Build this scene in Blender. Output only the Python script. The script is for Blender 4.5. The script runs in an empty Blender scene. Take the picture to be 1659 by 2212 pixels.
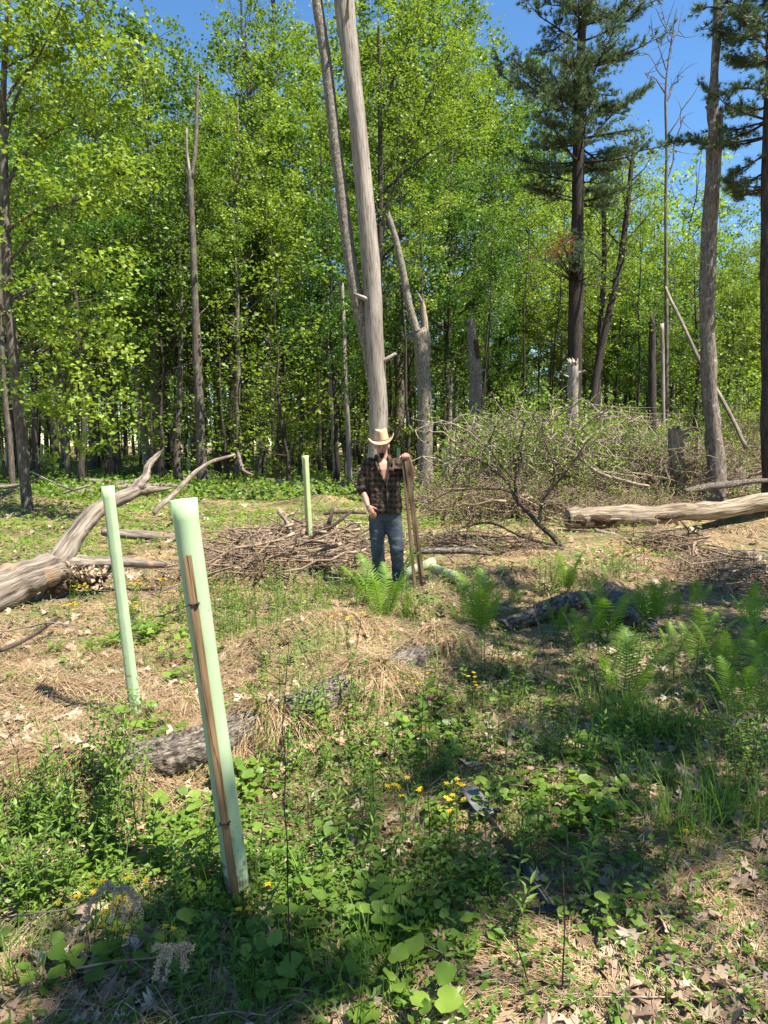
import bpy, math, random
import numpy as np
from mathutils import Vector, Matrix, noise as mnoise
R = math.radians
scene = bpy.context.scene
COL = scene.collection

# ---------------------------------------------------------------- camera
CAM_H, PITCH, FOC = 1.68, R(5.65), 1475.0
cd = bpy.data.cameras.new("camera")
cam = bpy.data.objects.new("camera", cd); COL.objects.link(cam)
cam.location = (0, 0, CAM_H); cam.rotation_euler = (R(90) - PITCH, 0, 0)
cd.sensor_fit = 'VERTICAL'; cd.sensor_height = 36.0; cd.lens = 36.0 * FOC / 2212.0
cd.clip_start = 0.05; cd.clip_end = 1500
scene.camera = cam

# ---------------------------------------------------------------- world, sun, exposure
SUN_EL = R(61); SX, SY = 0.87, -0.49
sun_vec = Vector((SX * math.cos(SUN_EL), SY * math.cos(SUN_EL), math.sin(SUN_EL))).normalized()
w = bpy.data.worlds.new("World"); scene.world = w; w.use_nodes = True
wn = w.node_tree.nodes; wl = w.node_tree.links; wn.clear()
sky = wn.new('ShaderNodeTexSky'); sky.sky_type = 'NISHITA'; sky.sun_disc = False
sky.sun_elevation = SUN_EL; sky.sun_rotation = math.atan2(SX, SY)
sky.air_density = 1.0; sky.dust_density = 0.1; sky.ozone_density = 1.6; sky.altitude = 300
bg = wn.new('ShaderNodeBackground'); bg.inputs[1].default_value = 0.085
wo = wn.new('ShaderNodeOutputWorld')
hsv = wn.new('ShaderNodeHueSaturation'); hsv.inputs['Saturation'].default_value = 1.22; wl.new(sky.outputs[0], hsv.inputs['Color']); wl.new(hsv.outputs[0], bg.inputs[0]); wl.new(bg.outputs[0], wo.inputs[0])
sd = bpy.data.lights.new("sun", 'SUN'); sd.energy = 5.0; sd.angle = R(0.53); sd.color = (1.0, 0.95, 0.86)
sun = bpy.data.objects.new("sun", sd); COL.objects.link(sun)
sun.rotation_euler = (-sun_vec).to_track_quat('-Z', 'Y').to_euler(); sun.location = (10, -5, 30)
scene.view_settings.view_transform = 'Standard'; scene.view_settings.look = 'None'
scene.view_settings.exposure = 1.5; scene.view_settings.gamma = 1.0
scene.view_settings.use_curve_mapping = False
scene.cycles.max_bounces = 6; scene.cycles.diffuse_bounces = 3; scene.cycles.glossy_bounces = 2
scene.cycles.transmission_bounces = 4; scene.cycles.transparent_max_bounces = 4
scene.cycles.caustics_reflective = False; scene.cycles.caustics_refractive = False

# ---------------------------------------------------------------- helpers
def ray(px, py):
    dx = (px - 829.5) / FOC; dy = -(py - 1106) / FOC
    cp, sp = math.cos(PITCH), math.sin(PITCH)
    return np.array([dx, cp + dy * sp, -sp + dy * cp])
def G(px, py, z=0.0):                      # the point of the ground seen at a place of the picture
    d = ray(px, py); t = (z - CAM_H) / d[2]
    return np.array([0, 0, CAM_H]) + d * t
def P(px, py, Y):                          # the point at distance Y
    d = ray(px, py); t = Y / d[1]
    return np.array([0, 0, CAM_H]) + d * t
def PXA(V):                                # world -> picture (vectorised)
    cp, sp = math.cos(PITCH), math.sin(PITCH)
    x = V[:, 0]; y = V[:, 1]; z = V[:, 2] - CAM_H
    dep = np.maximum(y * cp - z * sp, 0.05); up = y * sp + z * cp
    return 829.5 + FOC * x / dep, 1106 - FOC * up / dep
_rt = np.random.default_rng(5).random((256, 256))
def vnoise(x, y, s=1.0, o=0):
    x = np.asarray(x, float) / s + 37.3 * (o + 1) + 1000; y = np.asarray(y, float) / s + 11.7 * (o + 1) + 1000
    xi = np.floor(x).astype(int); yi = np.floor(y).astype(int)
    fx = x - xi; fy = y - yi; fx = fx * fx * (3 - 2 * fx); fy = fy * fy * (3 - 2 * fy)
    a = _rt[xi % 256, yi % 256]; b = _rt[(xi + 1) % 256, yi % 256]
    c = _rt[xi % 256, (yi + 1) % 256]; d = _rt[(xi + 1) % 256, (yi + 1) % 256]
    return (a * (1 - fx) + b * fx) * (1 - fy) + (c * (1 - fx) + d * fx) * fy
MOUNDS = []
def mound(px, py, rx, ry, h, rot=0):
    g = G(px, py); MOUNDS.append((g[0], g[1], rx, ry, h, rot))
mound(680, 1405, .75, .36, .27, .35); mound(925, 1335, .40, .28, .27); mound(60, 1690, .60, .22, .15, .5)
mound(90, 1480, .45, .30, .10); mound(900, 1430, .75, .22, .09, .6); mound(1180, 1265, 1.5, .30, .16, -.05)
mound(1450, 1180, 1.6, .6, .30); mound(1050, 1165, .9, .6, .14); mound(560, 1260, 1.0, .45, .22, .1); mound(600, 1160, 2.2, .7, .20)
mound(1340, 1300, .35, .5, .10); mound(1000, 1120, 1.2, .8, .15); mound(1620, 1130, 1.8, .8, .4)

for _a, _b, _y, _r, _h in ((555, 1564, 3.74, .28, .24), (775, 1475, 4.36, .42, .28), (950, 1402, 5.0, .30, .22)):
    _p = P(_a, _b, _y); MOUNDS.append((_p[0], _p[1] + .03, _r, .20, _h, .5))
mound(160, 1715, .34, .16, .13, .4)
mound(20, 1090, 1.2, .8, .35); mound(700, 1085, 1.0, .6, .25); mound(1240, 1210, .8, .4, .12)
def H(x, y):
    x = np.asarray(x, float); y = np.asarray(y, float)
    z = (vnoise(x, y, 3.1) - .5) * .14 + (vnoise(x, y, .9, 1) - .5) * .07 + (vnoise(x, y, .3, 2) - .5) * .03
    z = z * np.clip((y + 1) / 4, .4, 1)
    z = z + np.clip((y - 25) / 60, 0, 1) * (vnoise(x, y, 12, 3) - .5) * .8
    for mx, my, rx, ry, h, rot in MOUNDS:
        dx = x - mx; dy = y - my; c, s = math.cos(rot), math.sin(rot)
        u = (dx * c + dy * s) / rx; v = (-dx * s + dy * c) / ry
        z = z + h * np.exp(-(u * u + v * v))
    return z
def H1(x, y): return float(H(np.array([x]), np.array([y]))[0])
def GH(px, py):
    g = G(px, py)
    for _ in range(3): g = G(px, py, H1(g[0], g[1]))
    return g
def nrm(a): return a / np.maximum(np.linalg.norm(a, axis=-1, keepdims=True), 1e-9)

class MB:
    def __init__(s): s.V = []; s.F = {3: [], 4: []}; s.M = {3: [], 4: []}; s.R = []; s.B = []; s.n = 0
    def add(s, V, F, rnd=0.5, bk=None, mat=0):
        V = np.asarray(V, float).reshape(-1, 3)
        if not isinstance(F, list) or (len(F) and np.isscalar(F[0][0])): F = [F]
        for f in F:
            f = np.asarray(f, int)
            if f.size == 0: continue
            s.F[f.shape[1]].append(f + s.n); s.M[f.shape[1]].append(np.full(len(f), mat))
        s.V.append(V); s.R.append(np.broadcast_to(np.asarray(rnd, float), (len(V),)).copy())
        s.B.append(V.copy() if bk is None else bk); s.n += len(V)
    def sweep(s, pts, rad, seg=8, rough=0.0, rng=None, mat=0, rnd=.5, ell=1.0, jag=0.0, caps=True):
        pts = np.asarray(pts, float); rad = np.asarray(rad, float) * np.ones(len(pts)); n = len(pts)
        T = nrm(np.gradient(pts, axis=0)); up = np.array([0, 0, 1.]) if abs(T[0, 2]) < .9 else np.array([1., 0, 0])
        N = np.zeros_like(pts); nn = nrm(np.cross(np.cross(T[0], up), T[0])); N[0] = nn
        for i in range(1, n):
            nn = nn - T[i] * np.dot(nn, T[i]); nn = nn / max(np.linalg.norm(nn), 1e-9); N[i] = nn
        Bn = np.cross(T, N); a = np.arange(seg) * 2 * math.pi / seg
        rr = rad[:, None] * np.ones((n, seg))
        if rough and rng is not None:
            k = rng.normal(0, 1, (n, seg)); k = (k + np.roll(k, 1, 1) + np.roll(k, -1, 1)) / 1.7
            k2 = k.copy(); k2[1:] += k[:-1] * .7; rr = rr * (1 + rough * k2)
        V = pts[:, None, :] + rr[..., None] * (np.cos(a)[None, :, None] * N[:, None, :] + ell * np.sin(a)[None, :, None] * Bn[:, None, :])
        if jag and rng is not None: V[-1] += T[-1] * rng.uniform(-jag, jag, (seg, 1)) * np.where(np.arange(seg)[:, None] % 2, 1, -.4)
        L = np.concatenate([[0], np.cumsum(np.linalg.norm(np.diff(pts, axis=0), axis=1))])
        bk = np.stack([np.cos(a)[None, :] * rad[:, None], np.sin(a)[None, :] * rad[:, None], L[:, None] * np.ones(seg)], -1)
        i = np.arange(n - 1)[:, None] * seg; j = np.arange(seg)[None, :]; j2 = (j + 1) % seg
        Q = np.stack([i + j, i + j2, i + seg + j2, i + seg + j], -1).reshape(-1, 4)
        VV = V.reshape(-1, 3); BB = bk.reshape(-1, 3); F = [Q]
        if caps:
            c0 = len(VV); jj = np.arange(seg); jn = (jj + 1) % seg
            VV = np.vstack([VV, pts[0], pts[-1] - T[-1] * (jag * .8)])
            BB = np.vstack([BB, [0, 0, 0], [0, 0, L[-1]]])
            F.append(np.stack([np.full(seg, c0), jn, jj], -1))
            F.append(np.stack([np.full(seg, c0 + 1), (n - 1) * seg + jj, (n - 1) * seg + jn], -1))
        s.add(VV, F, rnd, BB, mat)
    def tubes(s, Pn, Rn, S=3, mat=0, rnd=None):        # a batch of thin branches: Pn (N,K,3) Rn (N,K)
        Nn, K, _ = Pn.shape
        T = nrm(np.gradient(Pn, axis=1)); ref = np.where(np.abs(T[..., 2:3]) < .9, np.array([0, 0, 1.]), np.array([1., 0, 0]))
        A = nrm(np.cross(T, ref)); Bv = np.cross(T, A); a = np.arange(S) * 2 * math.pi / S
        V = Pn[:, :, None, :] + Rn[:, :, None, None] * (np.cos(a)[:, None] * A[:, :, None, :] + np.sin(a)[:, None] * Bv[:, :, None, :])
        b = (np.arange(Nn)[:, None, None] * K + np.arange(K - 1)[None, :, None]) * S
        j = np.arange(S)[None, None, :]; j2 = (j + 1) % S
        Q = np.stack([b + j, b + j2, b + S + j2, b + S + j], -1).reshape(-1, 4)
        r = np.repeat(rnd if rnd is not None else np.full(Nn, .5), K * S)
        s.add(V.reshape(-1, 3), Q, r, None, mat)
    def stamp(s, tv, tf, C, D, U, sx, sy, rnd, mat=0, sz=None):   # a batch of leaves; tv local (across, along, up)
        tv = np.asarray(tv, float); tf = np.asarray(tf, int); n = len(C)
        Y = nrm(D); X = nrm(np.cross(Y, U)); Z = np.cross(X, Y)
        sx = np.broadcast_to(sx, (n,)); sy = np.broadcast_to(sy, (n,)); sz = sy if sz is None else np.broadcast_to(sz, (n,))
        V = C[:, None] + tv[None, :, 0:1] * X[:, None] * sx[:, None, None] + tv[None, :, 1:2] * Y[:, None] * sy[:, None, None] + tv[None, :, 2:3] * Z[:, None] * sz[:, None, None]
        F = (tf[None] + (np.arange(n) * len(tv))[:, None, None]).reshape(-1, tf.shape[1])
        s.add(V.reshape(-1, 3), F, np.repeat(np.broadcast_to(rnd, (n,)), len(tv)), np.tile(tv, (n, 1)), mat)
    def blades(s, B0, D, L, W, droop, rnd, K=3, mat=0, side=None):   # strips that bend down
        n = len(B0); D = nrm(D); t = np.linspace(0, 1, K + 1)
        side = nrm(np.cross(D, np.array([0, 0, 1.])) + 1e-4) if side is None else side
        Cn = B0[:, None] + D[:, None] * (L[:, None] * t)[..., None]
        Cn[:, :, 2] -= (droop * L)[:, None] * t[None] ** 2
        wd = (W[:, None] * np.array([1 - tt ** 1.6 * .92 for tt in t])[None])[..., None] * .5
        V = np.stack([Cn - side[:, None] * wd, Cn + side[:, None] * wd], 2)
        b = np.arange(n)[:, None] * (K + 1) * 2 + np.arange(K)[None] * 2
        Q = np.stack([b, b + 1, b + 3, b + 2], -1).reshape(-1, 4)
        s.add(V.reshape(-1, 3), Q, np.repeat(rnd, (K + 1) * 2), None, mat)
    def mesh(s, name, mats, smooth=True):
        me = bpy.data.meshes.new(name); V = np.concatenate(s.V); me.vertices.add(len(V)); me.vertices.foreach_set('co', V.ravel().astype(np.float32))
        f3 = np.concatenate(s.F[3]) if s.F[3] else np.zeros((0, 3), int); f4 = np.concatenate(s.F[4]) if s.F[4] else np.zeros((0, 4), int)
        m3 = np.concatenate(s.M[3]) if s.M[3] else np.zeros(0, int); m4 = np.concatenate(s.M[4]) if s.M[4] else np.zeros(0, int)
        idx = np.concatenate([f3.ravel(), f4.ravel()]); nt_ = len(f3) + len(f4)
        me.loops.add(len(idx)); me.loops.foreach_set('vertex_index', idx.astype(np.int32))
        me.polygons.add(nt_); st = np.concatenate([np.arange(len(f3)) * 3, len(f3) * 3 + np.arange(len(f4)) * 4])
        me.polygons.foreach_set('loop_start', st.astype(np.int32))
        me.polygons.foreach_set('material_index', np.concatenate([m3, m4]).astype(np.int32))
        me.polygons.foreach_set('use_smooth', np.full(nt_, bool(smooth)))
        a = me.attributes.new('rnd', 'FLOAT', 'POINT'); a.data.foreach_set('value', np.concatenate(s.R).astype(np.float32))
        a = me.attributes.new('bk', 'FLOAT_VECTOR', 'POINT'); a.data.foreach_set('vector', np.concatenate(s.B).ravel().astype(np.float32))
        me.update(calc_edges=True); me.validate()
        for m in mats if isinstance(mats, (list, tuple)) else [mats]: me.materials.append(m)
        return me
    def build(s, name, mats, parent=None, smooth=True): return link(name, s.mesh(name, mats, smooth), parent)

def link(name, me, parent=None):
    o = bpy.data.objects.new(name, me); COL.objects.link(o)
    if parent is not None: o.parent = parent
    return o
def tag(o, label=None, cat=None, group=None, kind=None):
    for k, v in (('label', label), ('category', cat), ('group', group), ('kind', kind)):
        if v: o[k] = v
    return o
def thing(name, loc, label, cat, group=None, rz=0.0, sc=1.0):
    o = bpy.data.objects.new(name, None); COL.objects.link(o); o.empty_display_size = .1
    o.location = loc; o.rotation_euler = (0, 0, rz); o.scale = (sc, sc, sc)
    return tag(o, label, cat, group)

# ---------------------------------------------------------------- materials
def mat(name):
    m = bpy.data.materials.new(name); m.use_nodes = True; n = m.node_tree.nodes; n.clear()
    out = n.new('ShaderNodeOutputMaterial'); return m, n, m.node_tree.links, out
def ramp(n, stops):
    r = n.new('ShaderNodeValToRGB'); e = r.color_ramp.elements
    while len(e) < len(stops): e.new(.5)
    for k, (p, c) in enumerate(stops): e[k].position = p; e[k].color = (*c, 1)
    return r
def attr(n, name):
    a = n.new('ShaderNodeAttribute'); a.attribute_name = name; return a
def math_(n, l, op, a, b):
    m = n.new('ShaderNodeMath'); m.operation = op
    for k, v in enumerate((a, b)):
        if isinstance(v, (int, float)): m.inputs[k].default_value = v
        else: l.new(v, m.inputs[k])
    return m.outputs[0]
def leaf_mat(name, stops, trans=.42, tcol=1.3, rough=.45, spec=.32, objvar=.35, tint=(1.0, 1.0, .55)):
    m, n, l, out = mat(name)
    a = attr(n, 'rnd'); oi = n.new('ShaderNodeObjectInfo')
    v = math_(n, l, 'ADD', math_(n, l, 'MULTIPLY', a.outputs['Fac'], 1 - objvar), math_(n, l, 'MULTIPLY', oi.outputs['Random'], objvar))
    r = ramp(n, stops); l.new(v, r.inputs[0])
    p = n.new('ShaderNodeBsdfPrincipled'); l.new(r.outputs[0], p.inputs['Base Color'])
    p.inputs['Roughness'].default_value = rough; p.inputs['Specular IOR Level'].default_value = spec
    t = n.new('ShaderNodeBsdfTranslucent'); mx = n.new('ShaderNodeMix'); mx.data_type = 'RGBA'; mx.blend_type = 'MULTIPLY'
    mx.inputs[0].default_value = 1; l.new(r.outputs[0], mx.inputs[6]); mx.inputs[7].default_value = (tint[0] * tcol, tint[1] * tcol, tint[2] * tcol, 1)
    l.new(mx.outputs[2], t.inputs[0])
    s = n.new('ShaderNodeMixShader'); s.inputs[0].default_value = trans
    l.new(p.outputs[0], s.inputs[1]); l.new(t.outputs[0], s.inputs[2]); l.new(s.outputs[0], out.inputs[0])
    return m
def bark_mat(name, dark, light, scale=14, stretch=.18, bump=.6, patch=None, rough=.85, fine=60, objvar=.0, bd=.02, lo=.36, hi=.62, crack=.38):
    m, n, l, out = mat(name)
    a = attr(n, 'bk'); mp = n.new('ShaderNodeMapping'); mp.inputs['Scale'].default_value = (1, 1, stretch); l.new(a.outputs['Vector'], mp.inputs[0])
    n1 = n.new('ShaderNodeTexNoise'); n1.inputs['Scale'].default_value = scale; n1.inputs['Detail'].default_value = 6; n1.inputs['Roughness'].default_value = .65
    n2 = n.new('ShaderNodeTexNoise'); n2.inputs['Scale'].default_value = fine; n2.inputs['Detail'].default_value = 3
    l.new(mp.outputs[0], n1.inputs[0]); l.new(mp.outputs[0], n2.inputs[0])
    v = math_(n, l, 'ADD', math_(n, l, 'MULTIPLY', n1.outputs[0], .65), math_(n, l, 'MULTIPLY', n2.outputs[0], .35))
    r = ramp(n, [(lo, dark), (hi, light)]); l.new(v, r.inputs[0]); c = r.outputs[0]
    if crack:
        mc = n.new('ShaderNodeMapping'); mc.inputs['Scale'].default_value = (1, 1, stretch * .45); l.new(a.outputs['Vector'], mc.inputs[0])
        nc = n.new('ShaderNodeTexNoise'); nc.inputs['Scale'].default_value = scale * 1.5; nc.inputs['Detail'].default_value = 3; nc.inputs['Distortion'].default_value = .4; l.new(mc.outputs[0], nc.inputs[0])
        ab = math_(n, l, 'ABSOLUTE', math_(n, l, 'SUBTRACT', nc.outputs[0], .5), 0); rc = ramp(n, [(.0, (crack, crack * .9, crack * .82)), (.028, (1, 1, 1))]); l.new(ab, rc.inputs[0])
        mm = n.new('ShaderNodeMix'); mm.data_type = 'RGBA'; mm.blend_type = 'MULTIPLY'; mm.inputs[0].default_value = 1; l.new(c, mm.inputs[6]); l.new(rc.outputs[0], mm.inputs[7]); c = mm.outputs[2]
        v = math_(n, l, 'ADD', v, math_(n, l, 'MULTIPLY', math_(n, l, 'MINIMUM', ab, .03), 8.0))
    if patch:
        n3 = n.new('ShaderNodeTexNoise'); n3.inputs['Scale'].default_value = patch[1]; n3.inputs['Detail'].default_value = 4
        l.new(a.outputs['Vector'], n3.inputs[0]); r3 = ramp(n, [(patch[2], (0, 0, 0)), (patch[2] + .08, (1, 1, 1))]); l.new(n3.outputs[0], r3.inputs[0])
        mx = n.new('ShaderNodeMix'); mx.data_type = 'RGBA'; l.new(r3.outputs[0], mx.inputs[0]); l.new(c, mx.inputs[6]); mx.inputs[7].default_value = (*patch[0], 1); c = mx.outputs[2]
    if objvar:
        oi = n.new('ShaderNodeObjectInfo'); hs = n.new('ShaderNodeHueSaturation')
        l.new(math_(n, l, 'ADD', math_(n, l, 'MULTIPLY', oi.outputs['Random'], objvar), 1 - objvar / 2), hs.inputs['Value']); l.new(c, hs.inputs['Color']); c = hs.outputs[0]
    p = n.new('ShaderNodeBsdfPrincipled'); l.new(c, p.inputs['Base Color']); p.inputs['Roughness'].default_value = rough
    p.inputs['Specular IOR Level'].default_value = .2
    b = n.new('ShaderNodeBump'); b.inputs['Strength'].default_value = bump; b.inputs['Distance'].default_value = bd
    l.new(v, b.inputs['Height']); l.new(b.outputs[0], p.inputs['Normal']); l.new(p.outputs[0], out.inputs[0])
    return m
def plain(name, c, rough=.6, spec=.3, metal=0.0, var=None, scale=20):
    m, n, l, out = mat(name); p = n.new('ShaderNodeBsdfPrincipled')
    p.inputs['Roughness'].default_value = rough; p.inputs['Specular IOR Level'].default_value = spec; p.inputs['Metallic'].default_value = metal
    if var:
        tc = n.new('ShaderNodeTexCoord'); nz = n.new('ShaderNodeTexNoise'); nz.inputs['Scale'].default_value = scale; nz.inputs['Detail'].default_value = 5
        l.new(tc.outputs['Object'], nz.inputs[0]); r = ramp(n, [(.3, c), (.7, var)]); l.new(nz.outputs[0], r.inputs[0]); l.new(r.outputs[0], p.inputs['Base Color'])
        b = n.new('ShaderNodeBump'); b.inputs['Strength'].default_value = .25; b.inputs['Distance'].default_value = .004; l.new(nz.outputs[0], b.inputs['Height']); l.new(b.outputs[0], p.inputs['Normal'])
    else: p.inputs['Base Color'].default_value = (*c, 1)
    l.new(p.outputs[0], out.inputs[0]); return m

M_LEAF = leaf_mat('maple_leaf', [(0, (.035, .08, .014)), (.5, (.14, .22, .026)), (1, (.34, .42, .055))], trans=.38, objvar=.5)
M_LEAFY = leaf_mat('yellow_leaf', [(0, (.16, .28, .015)), (1, (.34, .44, .03))], objvar=0)
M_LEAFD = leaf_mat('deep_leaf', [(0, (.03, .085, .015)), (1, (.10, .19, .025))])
M_NEEDLE = leaf_mat('needle', [(0, (.06, .10, .045)), (1, (.19, .24, .11))], trans=.2, rough=.5, tint=(.8, 1, .6))
M_REDN = leaf_mat('dead_needle', [(0, (.16, .06, .03)), (1, (.30, .12, .06))], trans=.2, objvar=0)
M_HERB = leaf_mat('herb_leaf', [(0, (.055, .11, .018)), (.5, (.13, .22, .03)), (1, (.24, .34, .05))], objvar=.25)
M_GRASS = leaf_mat('grass_blade', [(0, (.08, .16, .02)), (1, (.24, .36, .06))], objvar=0)
M_FERN = leaf_mat('fern_leaf', [(0, (.10, .20, .02)), (1, (.22, .36, .035))], objvar=.4)
M_STRAW = leaf_mat('straw', [(0, (.18, .115, .055)), (.45, (.36, .245, .13)), (1, (.58, .44, .26))], trans=.2, rough=.6, objvar=0, tint=(1, .9, .7), tcol=1.0)
M_LITTER = leaf_mat('dead_leaf', [(0, (.15, .09, .055)), (.5, (.33, .22, .14)), (1, (.50, .40, .29))], trans=.12, rough=.65, objvar=0, tint=(1, .8, .6), tcol=1.0)
M_YEL = leaf_mat('yellow_petal', [(0, (.75, .45, .01)), (1, (.85, .62, .03))], trans=.3, objvar=0)
M_SEED = leaf_mat('seed_fluff', [(0, (.36, .28, .18)), (1, (.62, .52, .37))], trans=.25, objvar=0, tint=(1, .9, .8))
M_BARK = bark_mat('living_bark', (.045, .035, .027), (.20, .165, .13), scale=18, objvar=.5, patch=((.17, .19, .11), 3, .58))
M_BARKD = bark_mat('dark_bark', (.018, .014, .012), (.085, .066, .052), scale=16, objvar=.4)
M_SNAG = bark_mat('bare_snag_wood', (.15, .12, .092), (.37, .32, .265), scale=9, stretch=.08, bump=.35, fine=40, patch=((.16, .125, .10), 5, .66))
M_PEEL = bark_mat('peeling_bark', (.07, .055, .043), (.27, .22, .175), scale=15, stretch=.25, bump=1.0, patch=((.36, .31, .25), 6, .60), fine=50)
M_LICH = bark_mat('rough_grey_bark', (.065, .05, .038), (.31, .265, .205), scale=22, stretch=.4, bump=1.0, fine=55, patch=((.38, .38, .28), 14, .60))
M_DEAD = bark_mat('weathered_wood', (.07, .05, .035), (.30, .25, .195), scale=13, stretch=.10, bump=.8, fine=45, patch=((.30, .19, .11), 3.5, .56))
M_LOG = bark_mat('furrowed_log_bark', (.05, .038, .028), (.25, .21, .165), scale=42, stretch=.42, bump=1.0, fine=100, bd=.03, lo=.42, hi=.58, crack=.5)
M_PALE = bark_mat('pale_rotten_wood', (.10, .07, .045), (.34, .275, .19), scale=13, stretch=.06, bump=.9, fine=60, patch=((.24, .17, .11), 3.5, .57), lo=.40, hi=.56)
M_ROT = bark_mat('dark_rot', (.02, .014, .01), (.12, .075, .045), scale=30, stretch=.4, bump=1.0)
M_TWIG = bark_mat('twig_bark', (.11, .078, .055), (.44, .35, .26), scale=20, bump=.2)
M_TWIGD = bark_mat('dark_twig_bark', (.03, .02, .018), (.12, .085, .065), scale=20, bump=.2)
M_STEM = plain('herb_stem', (.06, .10, .025), .6)
# ---------------------------------------------------------------- ground
def make_ground():
    def ax(n, lo, hi, c, fine):
        u = np.linspace(-1, 1, n); k = 5.2
        s = np.sinh(u * k) / np.sinh(k)
        return np.where(u < 0, c + (c - lo) * s, c + (hi - c) * s)
    xs = ax(460, -420, 420, .2, 0); ys = ax(520, -60, 700, 3.2, 0)
    # denser towards the camera side
    X, Y = np.meshgrid(xs, ys); Z = H(X.ravel(), Y.ravel()); V = np.stack([X.ravel(), Y.ravel(), Z], -1)
    nx, ny = len(xs), len(ys); i = np.arange(ny - 1)[:, None] * nx + np.arange(nx - 1)[None]
    Q = np.stack([i, i + 1, i + nx + 1, i + nx], -1).reshape(-1, 4)
    m, n, l, out = mat('forest_floor')
    tc = n.new('ShaderNodeTexCoord')
    def nz(s, d=6, r=.6, st=None):
        t = n.new('ShaderNodeTexNoise'); t.inputs['Scale'].default_value = s; t.inputs['Detail'].default_value = d; t.inputs['Roughness'].default_value = r
        if st:
            mp = n.new('ShaderNodeMapping'); mp.inputs['Scale'].default_value = st; mp.inputs['Rotation'].default_value = (0, 0, .7); l.new(tc.outputs['Object'], mp.inputs[0]); l.new(mp.outputs[0], t.inputs[0])
        else: l.new(tc.outputs['Object'], t.inputs[0])
        return t.outputs[0]
    straw = nz(26, 5, .7, (1, .12, 1)); straw2 = nz(24, 5, .7, (.15, 1, 1)); big = nz(.8, 4); fine = nz(9, 8, .75)
    ms = n.new('ShaderNodeMix'); l.new(nz(2.2), ms.inputs[0]); l.new(straw, ms.inputs[2]); l.new(straw2, ms.inputs[3])
    r1 = ramp(n, [(.36, (.07, .046, .026)), (.5, (.24, .165, .085)), (.66, (.48, .35, .19))]); l.new(ms.outputs[0], r1.inputs[0])
    r2 = ramp(n, [(.35, (.05, .035, .022)), (.7, (.20, .14, .085))]); l.new(fine, r2.inputs[0])
    rb = ramp(n, [(.42, (0, 0, 0)), (.58, (1, 1, 1))]); l.new(big, rb.inputs[0])
    mx = n.new('ShaderNodeMix'); mx.data_type = 'RGBA'; l.new(rb.outputs[0], mx.inputs[0]); l.new(r1.outputs[0], mx.inputs[6]); l.new(r2.outputs[0], mx.inputs[7])
    # low moss and seedlings in patches
    rg = ramp(n, [(.49, (0, 0, 0)), (.60, (.85, .85, .85))]); l.new(nz(1.3, 8, .8), rg.inputs[0])
    mg = n.new('ShaderNodeMix'); mg.data_type = 'RGBA'; l.new(rg.outputs[0], mg.inputs[0]); l.new(mx.outputs[2], mg.inputs[6]); mg.inputs[7].default_value = (.085, .13, .03, 1)
    p = n.new('ShaderNodeBsdfPrincipled'); p.inputs['Roughness'].default_value = .9; p.inputs['Specular IOR Level'].default_value = .1
    l.new(mg.outputs[2], p.inputs['Base Color'])
    b = n.new('ShaderNodeBump'); b.inputs['Strength'].default_value = .8; b.inputs['Distance'].default_value = .03; l.new(ms.outputs[0], b.inputs['Height']); l.new(b.outputs[0], p.inputs['Normal'])
    l.new(p.outputs[0], out.inputs[0])
    mb = MB(); mb.add(V, Q); o = mb.build('ground', m); tag(o, kind='structure')
make_ground()

# ---------------------------------------------------------------- leaf shapes (across, along, up)
KITE = ([(0, 0, 0), (.5, .45, .10), (0, 1, -.10), (-.5, .45, .10)], [(0, 1, 2), (0, 2, 3)])
MAPLE = ([(0, 0, 0), (.38, .05, .05), (.30, .30, .04), (.62, .55, .02), (.22, .60, 0), (0, 1.0, -.12), (-.22, .60, 0), (-.62, .55, .02), (-.30, .30, .04), (-.38, .05, .05)],
         [(0, 1, 2), (0, 2, 4), (2, 3, 4), (0, 4, 6), (4, 5, 6), (0, 6, 8), (6, 7, 8), (0, 8, 9)])
_rb = [(0, .10), (.14, -.03), (.30, -.02), (.43, .10), (.50, .28), (.49, .46), (.43, .63), (.33, .78), (.18, .92), (0, 1.0)]
_rb = [(x * (1 + .05 * (-1) ** i), y) for i, (x, y) in enumerate(_rb)]
_rr = _rb + [(-x, y) for x, y in _rb[-2:0:-1]]
ROUND = ([(x, y, .16 * abs(x) + .05 * math.sin(y * 7 + x * 5) - .10 * max(0, y - .6)) for x, y in _rr] + [(0, .3, -.02), (0, .65, -.02)],
         [(i, (i + 1) % 18, 18 if (_rr[i][1] + _rr[(i + 1) % 18][1]) / 2 < .48 else 19) for i in range(18)] + [(5, 19, 18), (18, 19, 13)])
LANCE = ([(0, 0, 0), (.5, .35, .04), (.34, .7, -.02), (0, 1, -.14), (-.34, .7, -.02), (-.5, .35, .04), (0, .35, 0), (0, .7, -.05)],
         [(0, 1, 6), (1, 2, 7), (1, 7, 6), (2, 3, 7), (3, 4, 7), (4, 5, 6), (4, 6, 7), (5, 0, 6)])

def bez(a, b, c, K):
    t = np.linspace(0, 1, K)[None, :, None]
    return a[:, None] * (1 - t) ** 2 + 2 * b[:, None] * t * (1 - t) + c[:, None] * t * t
def rdir(rng, n, up=0.0):
    v = rng.normal(0, 1, (n, 3)); v[:, 2] += up; return nrm(v)

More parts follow.
